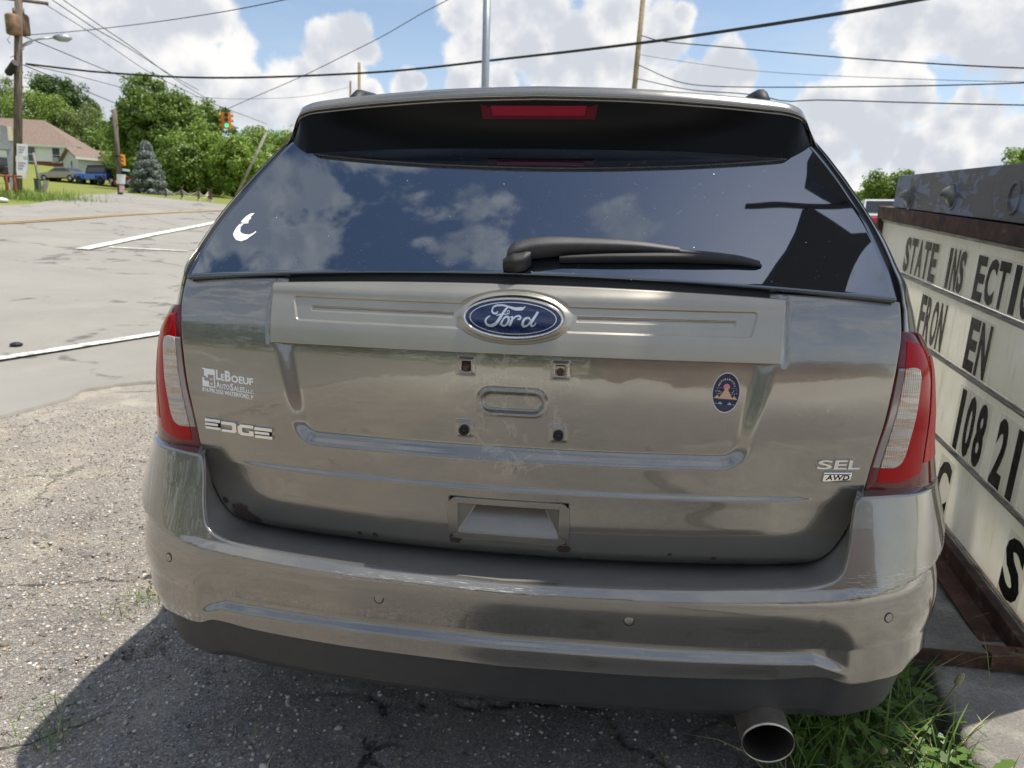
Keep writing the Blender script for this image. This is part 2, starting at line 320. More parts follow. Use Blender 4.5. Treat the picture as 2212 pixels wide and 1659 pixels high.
M_clear = mk('clear_ribbed_lens', (.5, .45, .4), .12, .2, coat=1.0, coat_rough=.01, fn=clear_fn)
M_tyre = mk('tyre_rubber', (.018, .018, .018), .75); M_alloy = mk('alloy_rim', (.45, .45, .45), .3, .9)
M_under = mk('underbody', (.012, .012, .012), .85)
M_exh = mk('exhaust_steel', (.74, .71, .66), .36, .95, fn=var(30, .3, tint=(.62, .54, .43)))
M_soot = mk('exhaust_soot', (.02, .016, .012), .8); M_rustbolt = mk('rusty_bolt', (.10, .045, .022), .8, fn=var(300, .6)); M_nylon = mk('yellowed_nylon', (.55, .50, .33), .5)
M_blue = mk('emblem_blue', (.004, .008, .07), .12, coat=1.0, coat_rough=.01)

suv = empty('suv', (0, 0, 0), 'taupe SUV seen from behind, bare licence plate recess, parked on worn asphalt', 'car')
ZY = ([.615, .63, .645, .67, .72, .775, .81, .86, .95, 1.05, 1.10, 1.14, 1.18, 1.215, 1.25], [.200, .139, .110, .089, .080, .076, .072, .070, .067, .071, .079, .091, .107, .127, .158])
def y_gate0(x, z): return interp(z, *ZY)+.16*np.asarray(x)**2
def sd_round(a, b, R):
    return np.where((a < R) & (b < R), R-np.hypot(np.maximum(R-a, 0), np.maximum(R-b, 0)), np.minimum(a, b))
def y_gate(x, z):
    x = np.asarray(x, float); z = np.asarray(z, float); X = np.abs(x); y = y_gate0(x, z)
    fade = sst(X, .64, .50); y = y-.0085*sst(z, .8055, .7975)*sst(z, .66, .74)*fade                         # crease above the handle
    xo = interp(z, [.84, .90, 1.0, 1.10], [.466, .474, .494, .514]); d = sd_round(xo-X, z-.857, .055); w = .026+.014*sst(z, .86, .93)
    y = y+.0185*sst(d/w, 0, 1)                                                                              # plate recess
    s = np.hypot(np.maximum(X-.043, 0), z-.975)-.0225; y = y+.009*sst(s, .0015, -.008)-.003*np.exp(-(s/.005)**2)  # long dimple
    for hx, hz in ((.094, 1.045), (.095, .917)):
        q = np.maximum(np.abs(X-hx), np.abs(z-hz)); y = y-.004*sst(q, .019, .012)+.008*sst(q, .0108, .0092)*(hz > 1)
    y = y+.055*sst(np.maximum(X/.1195, np.abs(z-.730)/.0465), 1.0, .985)                                    # pocket behind the handle
    y = y+.004*np.exp(-((X-.521)/.004)**2)*sst(z, 1.06, 1.09)                                              # joint beside the trim bar
    return y
def gate_pt(x, z, off=0.0): return (float(x), float(y_gate(x, z))-off, float(z))
side = [(.680, .728), (.697, .772), (.7055, .82), (.714, .88), (.731, .98), (.7405, 1.07), (.7475, 1.14), (.7465, 1.191)]
bot = [(0, .632), (.1, .631), (.2, .631), (.29, .632), (.43, .637), (.53, .641), (.58, .6455), (.622, .655), (.652, .678), (.668, .703), (.680, .728)]
Lf = poly_resample([(-a, b) for a, b in side], 240); Rt = Lf*np.array([-1, 1])
Bt = poly_resample([(-a, b) for a, b in bot[::-1]]+bot[1:], 480); tx = np.linspace(-.7465, .7465, 480); Tp = np.stack([tx, 1.2105-.035*tx**2], -1)
G = coons(Bt, Tp, Lf, Rt); P = np.stack([G[..., 0], y_gate(G[..., 0], G[..., 1]), G[..., 1]], -1)
gate = link('liftgate', gmesh(pad(P, (0, .03, .0), .0025)), M_gate, suv)
# --- satin trim bar with its stepped panel, raised round the badge
def y_app(x, z):
    x = np.asarray(x, float); z = np.asarray(z, float); X = np.abs(x); y = y_gate0(x, z)-.007-.004*np.exp(-((z-1.185)/.012)**2)
    e = np.sqrt((X/.118)**2+((z-1.146)/.051)**2); de = (e-1)*.055                                           # <0 inside the ring
    zl = np.where(X < .44, 1.1215+.0*X, 1.1215+.0*X); dp = sd_round(np.minimum(.464-.25*np.maximum(1.16-z, 0)-X, 9), np.minimum(z-zl, 1.1675-z), .006)
    d = np.maximum(dp, -de); y = y+.0042*sst(d, -.0016, .0016)
    y = y-.009*sst(e, 1.0, .82)*sst(e, .70, .86)+.002*sst(e, .80, .74)
    q = np.minimum(np.minimum(X-.121, .424-X), np.minimum(z-1.1405, 1.1505-z)); y = y+.0045*sst(q, -.0006, .0012)*(.35+.65*sst(z, 1.142, 1.150))
    return y
xs = np.linspace(-1, 1, 620); vs = np.linspace(0, 1, 110)[:, None]; xw = .5115+.006*vs; Xg = xs[None]*xw; zt = 1.2035-.011*(Xg/.517)**2; Zg = 1.0745+.0025*(1-(Xg/.517)**2)+vs*(zt-1.0745)
app = link('trim_bar', gmesh(pad(np.stack([Xg, y_app(Xg, Zg), Zg], -1), (0, .016, 0), .0018)), M_satin, gate)
# --- oval badge
EM = (0.0, 1.146); EA, EB = .0975, .0392
def em_y(x, z): return float(y_gate0(0, 1.146))-.024+.16*x*x+(z-1.146)*.22
r_, h_ = MB(), []
n = 96; prof = [(1.0, .012), (1.0, .0), (.985, -.003), (.955, -.0045), (.925, -.003), (.905, .0005)]
V = [(EA*(1+(k-1)*1.0)*math.cos(a) if 0 else (EA-(1-k)*.06)*math.cos(a), em_y((EA-(1-k)*.06)*math.cos(a), EM[1]+(EB-(1-k)*.06)*math.sin(a))+h, EM[1]+(EB-(1-k)*.06)*math.sin(a)) for k, h in prof for a in np.linspace(0, 2*math.pi, n, endpoint=False)]
em_plate = MB(); rings = np.linspace(0.02, 1, 12)
for rr in rings: pass
Vp = [((EA-.0055)*rr*math.cos(a), em_y((EA-.0055)*rr*math.cos(a), EM[1]+(EB-.0055)*rr*math.sin(a))-.0025*(1-rr*rr), EM[1]+(EB-.0055)*rr*math.sin(a)) for rr in rings for a in np.linspace(0, 2*math.pi, n, endpoint=False)]
emblem = link('emblem', npmesh(np.array(Vp), gfaces(len(rings), n, wrap=True), True), M_blue, suv)
link('emblem_rim', npmesh(np.array(V), gfaces(len(prof), n, wrap=True), True), M_chrome, emblem)
def em_pt(u, v, lift):   # u,v in the badge's own plane (metres)
    rr2 = (u/(EA-.0055))**2+(v/(EB-.0055))**2; z = EM[1]+v; return (u, em_y(u, z)-.0025*(1-min(rr2, 1))-lift, z)
def ribbon(mb, pts, wid, lift, fn):
    """flat pen stroke of changing width along a smoothed path"""
    pts = np.asarray(pts, float); m = max(8, len(pts)*6); p = poly_resample(pts, m); s = np.linspace(0, 1, m); w = np.interp(s, np.linspace(0, 1, len(wid)), wid)/2
    t = np.gradient(p, axis=0); t /= np.linalg.norm(t, axis=1)[:, None]+1e-9; nn = np.stack([-t[:, 1], t[:, 0]], -1)
    A = [fn(*q, lift) for q in p+nn*w[:, None]]; B = [fn(*q, lift) for q in p-nn*w[:, None]]
    mb.add(A+B, [(i, i+1, m+i+1, m+i) for i in range(m-1)])
def e3(x, y): k = EA/688; x0 = x-1010; return (x0*k, -(y-x0*.033-523)*k)
strokes = [([(800,430),(785,462),(745,455),(722,425),(735,380),(790,352),(860,350),(950,372),(1050,398),(1130,395),(1178,366)], [14,26,22,24,26,24,26,34,44,46,6]),
 ([(935,372),(905,410),(865,470),(820,545),(775,600),(710,622),(655,600),(640,555),(662,515),(700,492)], [24,30,34,38,42,44,36,30,24,16]),
 ([(785,488),(850,470),(910,468),(950,462),(962,440),(950,420),(932,428),(930,450),(945,466)], [8,16,18,14,10,10,10,10,8]),
 ([(838,612),(868,560),(895,520),(930,500),(955,510),(958,550),(935,600),(900,622),(868,612),(862,580),(885,535),(920,500)], [10,16,22,28,26,28,26,26,26,26,20,14]),
 ([(960,520),(985,505),(1008,500),(1002,540),(985,590),(972,625)], [8,14,26,32,34,34]),
 ([(992,580),(1020,530),(1060,496),(1098,490),(1118,510),(1100,535),(1075,532)], [8,16,22,24,24,28,12]),
 ([(1255,545),(1225,515),(1185,525),(1155,565),(1148,605),(1172,628),(1215,615),(1250,575),(1270,540)], [14,24,28,32,34,32,24,20,16]),
 ([(1350,436),(1318,490),(1288,540),(1265,590),(1270,625),(1298,622),(1332,578)], [30,34,34,34,28,18,6])]
scr = MB()
for i, (pts, wd) in enumerate(strokes): ribbon(scr, [e3(*q) for q in pts], np.array(wd)*EA/688, .0006+.00012*i, em_pt)
aa = np.linspace(0, 2*math.pi, 90); ribbon(scr, [(.0835*math.cos(a), .0298*math.sin(a)) for a in aa], [.0016, .0016], .0004, em_pt)
scr.build('emblem_lettering', mk('emblem_silver', (.78, .80, .82), .18, .9), emblem)
# --- bumper ----------------------------------------------------------
PLAN = [(0, -.015), (.3, -.004), (.5, .015), (.6, .030), (.68, .050), (.75, .076), (.82, .115), (.875, .17), (.912, .24), (.935, .33), (.946, .45), (.950, .60), (.950, .80)]
half = poly_resample(PLAN, 900); seg = np.r_[0, np.cumsum(np.linalg.norm(np.diff(half, axis=0), axis=1))]; UL = seg[-1]
u_h = np.concatenate([np.linspace(0, .62, 110), np.linspace(.622, .74, 70), np.linspace(.745, UL, 90)])
hx = np.interp(u_h, seg, half[:, 0]); hy = np.interp(u_h, seg, half[:, 1]); tx_ = np.gradient(hx, u_h); ty_ = np.gradient(hy, u_h); tl = np.hypot(tx_, ty_); nx, ny = ty_/tl, -tx_/tl   # outward normal
z_lip = interp(u_h, [0, .25, .52, .60, .640, .665, .682, .694, .706, .722, .78, .86, 1.0, 1.7], [.628, .633, .641, .646, .655, .672, .715, .770, .806, .815, .816, .814, .814, .82])
z_brk = interp(u_h, [0, .3, .6, .70, .78, .86, .95, 1.05, 1.7], [.616, .620, .629, .633, .646, .664, .69, .73, .76])
z_low = interp(u_h, [0, .30, .55, .620, .648, .69, .715, .76, .84, .94, 1.1, 1.7], [.452, .4545, .459, .463, .461, .446, .443, .443, .438, .436, .44, .44])
def face_e(u, z, zb):
    """how far the bumper skin lies inside its outermost line"""
    d = z-zb; up = np.where(d > 0, np.minimum(d, .014)*(1.35-1.05*sst(u, .60, .76))+np.maximum(d-.014, 0)*.30, 0)
    up = np.where(u > .75, up*sst(u, 1.15, .75)+np.maximum(d, 0)*.26*sst(u, .75, 1.15), up)
    bul = .006*((z-.575)/.05)**2*(z > .52)*(d <= 0)+.006*(1.21*(z <= .52))
    rf = sst(u, .70, .645); zr = np.where(u > .62, .504-(u-.62)*.40, .504)
    up += .014*sst(z, zr-.012, zr+.008)*sst(z, zr+.115, zr+.012)*rf
    low = .005*sst(z, zr-.005, .455)*rf+.028*np.maximum(.52-z, 0)*(1-rf)+.5*np.maximum(.47-z, 0)*(1-rf)*sst(u, .75, .95)
    return up+bul+low
def strip(u, x, y, n_x, n_y, Z, E):
    """half of a bumper skin mirrored to the full width: Z,E (rows, cols)"""
    A = np.stack([x[None]-n_x[None]*E, y[None]-n_y[None]*E, Z], -1); Bm = A[:, :0:-1].copy(); Bm[..., 0] *= -1; return np.concatenate([Bm, A], 1)
NR = 130; vv = np.linspace(0, 1, NR)[:, None]; Zf = z_low[None]+vv*(z_lip-z_low)[None]; Ef = face_e(u_h[None], Zf, z_brk[None])
PF = strip(u_h, hx, hy, nx, ny, Zf, Ef)
# rolled rims at the top and the bottom
top_in = PF[-1].copy(); top_in[:, 1] += .006; top_in[:, 2] += .0022; low_in = PF[0].copy(); low_in[:, 1] += .012; low_in[:, 2] -= .001
dep = interp(u_h, [0, .700, .760, 1.7], [.006, .006, .055, .055]); tin2 = strip(u_h, hx, hy, nx, ny, Zf[-1:]+.003+.06*(dep[None]-.006), Ef[-1:]+dep[None])[0]; tin2[:, 1] += .004
bumper = link('rear_bumper', gmesh(np.concatenate([low_in[None], PF, top_in[None], tin2[None]])), M_bump, suv)
# step on top of the bumper, running up both sides of the liftgate
msk = u_h <= .722; lip = PF[-1]; c0 = len(u_h)-1; k = int(msk.sum()); lipc = lip[c0-k+1:c0+k].copy(); lipc[:, 1] += .005; lipc[:, 2] += .0018
inn = poly_resample(np.array([(a, b) for a, b in [(-.712, .84), (-.702, .772), (-.686, .722), (-.668, .690), (-.640, .655), (-.60, .632), (-.53, .627)]]+[(a, .618) for a in np.linspace(-.45, .45, 9)]+[(.53, .627), (.60, .632), (.640, .655), (.668, .690), (.686, .722), (.702, .772), (.712, .84)]), len(lipc))
# pair lip and inner line by their place along x so that the step runs straight back
sx = np.linspace(0, 1, len(lipc)); inn3 = np.stack([inn[:, 0], y_gate0(inn[:, 0], inn[:, 1])+.02, inn[:, 1]], -1)
w = np.linspace(0, 1, 14)[:, None, None]; PS = lipc[None]*(1-w)+inn3[None]*w
PS[..., 2] -= (.010*np.sin(np.pi*w)*sst(np.abs(PS[..., 0]), .68, .60)[..., None])[..., 0]*.4
link('bumper_step', gmesh(PS, True), M_shelf, bumper)
# dark lower valance with a bulge over each tail pipe
z_bb = interp(u_h, [0, .3, .42, .47, .54, .62, .66, .74, .84, .95, 1.2, 1.7], [.338, .345, .349, .336, .318, .320, .350, .350, .352, .362, .385, .40])
Zb = (z_low-.002)[None]+vv*(z_bb-z_low)[None]; Eb = face_e(u_h[None], np.full_like(Zb, 0)+z_low[None], z_brk[None])+.009+.24*(z_low[None]-Zb)+.5*np.maximum(z_low[None]-Zb-.09, 0)+.8*np.maximum(.345-Zb, 0)
PB = strip(u_h, hx, hy, nx, ny, Zb, Eb); und = PB[-1].copy(); und[:, 1] += .10; und[:, 2] -= .004; und[:, 0] *= .97; ins = PB[0].copy(); ins[:, 1] += .02
link('valance', gmesh(np.concatenate([ins[None], PB, und[None]]), True), M_blackpl, bumper)
def on_bump(u, z):
    x = np.interp(u, seg, half[:, 0]); y = np.interp(u, seg, half[:, 1]); a = np.interp(u, u_h, nx); b = np.interp(u, u_h, ny); e = float(face_e(np.array(u), np.array(z), np.interp(u, u_h, z_brk))); return np.array([x-a*e, y-b*e, z]), np.array([a, b, 0.0])
for sgn in (-1, 1):
    for xx, zz in ((.2505, .575), (.765, .586)):
        p, nn = on_bump(xx if xx < .3 else .765, zz); p[0] *= sgn; nn[0] *= sgn; ring = MB(); a1 = np.array([-nn[1], nn[0], 0]); a2 = np.array([0, 0, 1.0])
        V = [p+nn*h+r*(a1*math.cos(q)+a2*math.sin(q)) for r, h in ((.0088, -.002), (.0088, .0009), (.0078, .0014), (.004, .0015), (.0003, .0016)) for q in np.linspace(0, 2*math.pi, 24, endpoint=False)]
        sn = link('parking_sensor', npmesh(np.array(V), gfaces(5, 24, wrap=True), True), M_paint, bumper)
        V = [p+nn*h+r*(a1*math.cos(q)+a2*math.sin(q)) for r, h in ((.0106, .0), (.0104, .0006), (.0090, .0006), (.0088, .0)) for q in np.linspace(0, 2*math.pi, 24, endpoint=False)]
        link('sensor_seal', npmesh(np.array(V), gfaces(4, 24, wrap=True), True), M_seal, bumper)
# --- tail pipes
for sgn in (1,):
    pr = [(.046, .5), (.046, .05), (.0475, .006), (.0515, .0), (.053, -.004), (.053, .006), (.0525, .10), (.05, .2), (.045, .5)]
    tp = MB(); tp.lathe([(r*.95, y) for r, y in pr[3:]], (.537, .018, .328), 1, 40); tp.v = [(x, y-.22*(z-.328), z) for x, y, z in tp.v]; tpo = tp.build('tail_pipe', M_exh, suv, True)
    i_ = MB(); i_.lathe([(.0489, .0), (.0450, .006), (.0437, .05), (.0437, .35), (.001, .35)], (.537, .018, .328), 1, 40); i_.v = [(x, y-.22*(z-.328), z) for x, y, z in i_.v]; i_.build('pipe_bore', M_soot, tpo, True)
# --- glass ------------------------------------------------------------
def y_glass(x, z):
    d = np.asarray(z, float)-1.21; return .112+1.18*d+.15*np.asarray(x, float)**2*(1-d*1.2)
gl = [(.732, 1.200), (.732, 1.235), (.725, 1.285), (.713, 1.340), (.695, 1.388), (.672, 1.445), (.645, 1.500), (.628, 1.530), (.612, 1.56)]
L2 = poly_resample([(-a, b) for a, b in gl], 90); R2 = L2*np.array([-1, 1]); bx = np.linspace(-.732, .732, 160); B2 = np.stack([bx, 1.2155-.029*(bx/.732)**2], -1); tx2 = np.linspace(-.612, .612, 160); T2 = np.stack([tx2, np.full(160, 1.56)], -1)
G2 = coons(B2, T2, L2, R2); PG = np.stack([G2[..., 0], y_glass(G2[..., 0], G2[..., 1]), G2[..., 1]], -1)
glass = link('rear_window', gmesh(pad(PG, (0, .012, -.008), .002)), M_glass, suv)
def gpt(x, z, lift=0.0): nn = np.array([0, -.646, .763]); return tuple(np.array([x, float(y_glass(x, z)), z])+nn*lift)
# black seal behind glass, gate and lamps
gs = [(a+.024, b) for a, b in gl]; L3 = poly_resample([(-a, b) for a, b in gs], 40); R3 = L3*np.array([-1, 1]); b3 = np.linspace(-gs[0][0], gs[0][0], 40); t3 = np.linspace(-gs[-1][0], gs[-1][0], 40)
G3 = coons(np.stack([b3, np.full(40, 1.175)], -1), np.stack([t3, np.full(40, gs[-1][1])], -1), np.stack([np.interp(np.linspace(1.175, gs[-1][1], 40), [q[1] for q in gs], [-q[0] for q in gs]), np.linspace(1.175, gs[-1][1], 40)], -1), np.stack([np.interp(np.linspace(1.175, gs[-1][1], 40), [q[1] for q in gs], [q[0] for q in gs]), np.linspace(1.175, gs[-1][1], 40)], -1))
link('window_seal', gmesh(np.stack([G3[..., 0], np.maximum(y_glass(G3[..., 0], G3[..., 1]), y_gate0(G3[..., 0], np.minimum(G3[..., 1], 1.25)))+.010, G3[..., 1]], -1)), M_seal, suv)
bk = MB(); bk.box(-.735, .735, .26, .6, .60, 1.16); bk.build('inner_shell', M_under, suv)
# --- spoiler ----------------------------------------------------------
xa = np.r_[np.linspace(0, .56, 40), .565+.071*np.sin(np.linspace(0, 1, 26)*math.pi/2)]
zT = interp(xa, [0, .2, .35, .5, .565, .590, .612, .628, .636], [1.641, 1.637, 1.630, 1.620, 1.613, 1.605, 1.590, 1.563, 1.528])
yT = .438+.15*xa**2+.03*sst(xa, .59, .636); th = interp(xa, [0, .5, .58, .62, .636], [.0235, .0225, .020, .012, .002])
zC = interp(xa, [0, .3, .45, .57, .60, .636], [1.502, 1.500, 1.494, 1.487, 1.500, 1.522]); yC = y_glass(xa, zC)+.004
def mirror(A): Bm = A[:, :0:-1].copy(); Bm[..., 0] *= -1; return np.concatenate([Bm, A], 1)
xr = np.stack([xa]*4); yr = np.stack([yT+1.25, yT+.5, yT+.12, yT+.012]); zr_ = np.stack([zT+.05-.07*xa**2*0, zT+.040, zT+.012, zT+.002])
topS = np.stack([np.stack([xa, yT+1.25, zT+.055], -1), np.stack([xa, yT+.5, zT+.045], -1), np.stack([xa, yT+.14, zT+.015], -1), np.stack([xa, yT+.045, zT+.004], -1), np.stack([xa, yT+.018, zT+.003], -1), np.stack([xa, yT+.012, zT+.001], -1), np.stack([xa, yT+.004, zT-th*.5], -1), np.stack([xa, yT-.002, zT-th*.93], -1), np.stack([xa, yT, zT-th], -1), np.stack([xa, yT+.008, zT-th-.0005], -1)])
spoiler = link('roof_spoiler', gmesh(mirror(topS)), M_paint, suv)
lipS = np.stack([np.stack([xa, yT+.010, zT-th-.001], -1), np.stack([xa, yT+.005, zT-th-.0025], -1), np.stack([xa, yT+.005, zT-th*1.26], -1), np.stack([xa, yT+.012, zT-th*1.30], -1)])
link('spoiler_lip', gmesh(mirror(lipS)), M_paint, spoiler)
zb0 = zT-th*1.28; rows = []
for q in np.linspace(0, 1, 20):
    zz = zb0*(1-q)+zC*q; yy = (yT+.008)*(1-q)+yC*q+.004*math.sin(math.pi*q)*sst(xa, .62, .5); rows.append(np.stack([xa, yy, zz], -1))
UP = mirror(np.stack(rows)); link('spoiler_underside', gmesh(UP), M_gloss, spoiler)
bl = MB(); yb_ = .449
bl.prism([(-.137, 1.606), (.137, 1.606), (.131, 1.571), (-.131, 1.571)], lambda x, z: (x, yb_+.15*x*x-.002+(1.606-z)*.12, z), lambda x, z: (x, yb_+.05, z)); b_ = bl.build('brake_light', M_red, spoiler)
b2 = MB(); b2.prism([(-.112, 1.599), (.112, 1.599), (.106, 1.578), (-.106, 1.578)], lambda x, z: (x, yb_+.15*x*x-.0045+(1.606-z)*.12, z), lambda x, z: (x, yb_+.04, z)); b2.build('brake_light_lens', mk('brake_red', (.26, .006, .025), .3, spec=.15), b_)
M_red2 = mk('brake_red_edge', (.10, .003, .010), .3, spec=.15); b_.data.materials[0] = M_red2
# --- rear quarters, sides and roof --------------------------------------
Zq = [1.125, 1.15, 1.19, 1.25, 1.32, 1.37, 1.42, 1.49, 1.535, 1.56]
XS = [.862, .856, .838, .815, .797, .771, .746, .706, .672, .650]
gx_ = [q[0] for q in gl]; gz_ = [q[1] for q in gl]
zq = np.linspace(1.127, 1.56, 60); x0 = np.where(zq < 1.20, .756-.02*sst(zq, 1.15, 1.2), np.interp(zq, gz_, gx_))+.017; x0 = np.where(zq < 1.2, .757, x0); x0 = interp(zq, [1.127, 1.17, 1.20, 1.24, 1.30, 1.36, 1.42, 1.50, 1.53, 1.56], [.757, .758, .752, .748, .739, .722, .698, .660, .643, .627])
y0 = np.where(zq < 1.20, y_gate0(.75, zq)+.006, y_glass(x0, zq)+.004); y0 = interp(zq, zq[::6], y0[::6]); xsil = interp(zq, Zq, XS); rows = []
for s in np.linspace(0, 1, 26)**1.4: rows.append(np.stack([x0+(xsil+.012-x0)*(1-(1-s)**2.6), y0+.55*s**1.25, zq], -1))
rows.append(np.stack([xsil+.03, y0+1.3, zq], -1))
Q = np.stack(rows); rim = Q[0].copy(); rim[:, 1] += .03; rim[:, 0] += .004
for sg in (1, -1):
    q = np.concatenate([rim[None], Q]); q = q*np.array([sg, 1, 1]); link('rear_quarter', gmesh(q, sg < 0), M_paint, suv)
SEC = {1.0: [(.60, 1.655), (.70, 1.60), (.79, 1.40), (.87, 1.20), (.925, 1.10), (.945, .95), (.95, .75), (.94, .50), (.90, .30)],
       2.3: [(.60, 1.665), (.71, 1.60), (.80, 1.40), (.88, 1.16), (.925, 1.08), (.94, .95), (.945, .75), (.93, .45), (.89, .27)],
       2.9: [(.58, 1.62), (.68, 1.56), (.79, 1.38), (.87, 1.14), (.92, 1.07), (.94, .95), (.945, .75), (.93, .45), (.89, .27)],
       3.5: [(.58, 1.22), (.66, 1.21), (.74, 1.18), (.83, 1.13), (.90, 1.06), (.93, .92), (.935, .75), (.93, .45), (.88, .27)],
       4.2: [(.50, 1.12), (.58, 1.11), (.66, 1.09), (.74, 1.05), (.82, .98), (.87, .88), (.88, .72), (.87, .45), (.82, .27)],
       4.6: [(.40, 1.00), (.48, .98), (.55, .95), (.60, .90), (.66, .85), (.70, .80), (.72, .66), (.70, .45), (.66, .30)]}
ys_ = sorted(SEC); prf = np.array([[(0, SEC[y][0][1]+.015)]+SEC[y] for y in ys_]); yf = np.linspace(1.0, 4.6, 40); pf = np.stack([np.stack([interp(yf, ys_, prf[:, i, k]) for k in range(2)], -1) for i in range(prf.shape[1])], 1)
pr0 = np.stack([np.array([(0, 1.655), (.58, 1.635), (.63, 1.575), (.74, 1.40), (.81, 1.25), (.86, 1.12), (.93, .90), (.94, .75), (.935, .5), (.9, .33)])]*1)
A = np.stack([pf[..., 0], np.repeat(yf[:, None], pf.shape[1], 1), pf[..., 1]], -1); A0 = np.stack([pr0[..., 0], np.full(pr0.shape[:2], .85), pr0[..., 1]], -1); A = np.concatenate([A0, A])
nose = A[-1:].copy(); nose[..., 1] += .05; nose[..., 0] *= .3; nose[..., 2] = .6+(nose[..., 2]-.6)*.3; A = np.concatenate([A, nose]); Bm = A[:, :0:-1].copy(); Bm[..., 0] *= -1
link('body_shell', gmesh(np.concatenate([Bm, A], 1), True), M_paint, suv)
fl = MB(); fl.box(-.86, .86, .5, 4.4, .26, .60); fl.build('underbody', M_under, suv)
for sg in (1, -1):
    for ya, yb2, zt_ in ((.98, 1.55, 1.50), (1.62, 2.35, 1.53), (2.42, 3.0, 1.51)):
        xx = lambda z: .955-.0*z-(z-1.13)*.36; m_ = MB(); m_.add([(sg*(xx(1.16)-.02), ya, 1.16), (sg*(xx(1.16)-.02), yb2+(.18 if yb2 > 2.9 else 0), 1.16), (sg*(xx(zt_)-.02), yb2-.02, zt_), (sg*(xx(zt_)-.02), ya+.1*(ya < 1), zt_)], [(0, 1, 2, 3) if sg > 0 else (3, 2, 1, 0)]); m_.build('side_window', M_glass, suv)
    for wy in (.98, 3.80):
        wc = (sg*.83, wy, .375); ar = MB(); ar.lathe([(.43, -.0), (.43, .02)], (sg*.93, wy, .375), 0, 36, True); ar.build('wheel_arch', M_under, suv)
        wh = MB(); wh.lathe([(.23, -.11), (.35, -.12), (.372, -.09), (.375, 0), (.372, .09), (.35, .12), (.23, .115)], (sg*.855, wy, .375), 0, 40); wo_ = wh.build('wheel', M_tyre, suv, True)
        rm = MB(); rm.lathe([(.235, -.1), (.235, .1), (.225, .105), (.21, .07), (.07, .085), (.05, .1), (.001, .1)] if sg > 0 else [(.235, .1), (.235, -.1), (.225, -.105), (.21, -.07), (.07, -.085), (.05, -.1), (.001, -.1)], (sg*.87, wy, .375), 0, 40); rm.build('rim', M_alloy, wo_, True)
    mr = MB(); mr.obox((sg*1.03, 3.02, 1.20), (.10, .02, 0), (0, .05, 0), (0, 0, .075)); mo = mr.build('door_mirror', M_paint, suv); bevel(mo, .03, 3)
    rr_ = MB(); rr_.tube([(sg*.57, .80, 1.66), (sg*.57, .86, 1.695), (sg*.575, 1.0, 1.712), (sg*.585, 2.2, 1.722), (sg*.575, 2.7, 1.70), (sg*.57, 2.8, 1.66)], .022, 10); rr_.build('roof_rail', M_seal, suv, True)
# --- tail lamps ---------------------------------------------------------
def lamp_pt(a, z, lift=0.0):
    z = np.asarray(z, float); a = np.asarray(a, float)
    ix = interp(z, [.815, .88, .98, 1.07, 1.14], [.7085, .7175, .735, .7445, .7515]); iy = y_gate0(ix, z)+.002
    tp = interp(z, [.82, .92, 1.0, 1.07, 1.11, 1.138], [.034, .004, -.012, -.026, -.044, -.066]); wid = .905+tp
    cx = wid-.012; cy = iy+.012; ox = wid+.010; oy = iy+.36
    x = (1-a)**2*ix+2*a*(1-a)*cx+a*a*ox; y = (1-a)**2*iy+2*a*(1-a)*(cy)+a*a*oy
    dx = 2*(1-a)*(cx-ix)+2*a*(ox-cx); dy = 2*(1-a)*(cy-iy)+2*a*(oy-cy); l = np.hypot(dx, dy); bul = .010*np.sin(np.pi*np.clip((z-.82)/.32, 0, 1))*np.sin(np.pi*np.clip(a*1.4, 0, 1))
    return np.stack([x+dy/l*(lift+bul), y-dx/l*(lift+bul), z+0*a], -1)
def lamp_patch(poly_b, poly_t, poly_l, poly_r, lift, sg, n1=50, n2=60, back=.01):
    g = coons(poly_resample(poly_b, n2), poly_resample(poly_t, n2), poly_resample(poly_l, n1), poly_resample(poly_r, n1)); q = lamp_pt(g[..., 0], g[..., 1], lift); q = pad(q, (0, back, 0), .001); return gmesh(q*np.array([sg, 1, 1]), sg < 0)
for sg in (-1, 1):
    lp = link('tail_lamp', lamp_patch([(0, .818), (.3, .808), (.6, .805), (1, .81)], [(0, 1.136), (.3, 1.131), (.6, 1.118), (1, 1.09)], [(0, .818), (0, .98), (0, 1.136)], [(1, .81), (1, .97), (1, 1.09)], 0.0, sg, 60, 70, .04), M_reddk, suv)
    link('red_lens', lamp_patch([(.045, .836), (.15, .836), (.31, .850)], [(.060, 1.118), (.2, 1.112), (.33, 1.10)], [(.045, .836), (.05, .98), (.060, 1.118)], [(.31, .850), (.31, .98), (.33, 1.10)], .0015, sg), M_red, lp)
    link('reflector', lamp_patch([(.33, .872), (.6, .872), (.95, .88)], [(.35, 1.085), (.6, 1.08), (.95, 1.065)], [(.33, .872), (.335, .98), (.35, 1.085)], [(.95, .88), (.95, 1.065)], .0015, sg), M_redrf, lp)
    link('reverse_lens', lamp_patch([(.045, .868), (.10, .868), (.150, .878), (.165, .893)], [(.060, 1.066), (.12, 1.068), (.178, 1.064), (.192, 1.050)], [(.045, .868), (.05, .97), (.060, 1.066)], [(.165, .893), (.178, .97), (.192, 1.050)], .0035, sg), M_clear, lp)
    link('lamp_inner_trim', lamp_patch([(.008, .868), (.036, .868)], [(.012, 1.066), (.050, 1.066)], [(.008, .868), (.012, 1.066)], [(.036, .868), (.050, 1.066)], .002, sg), mk('grey_lens', (.30, .27, .26), .15, .3, coat=1.0), lp)
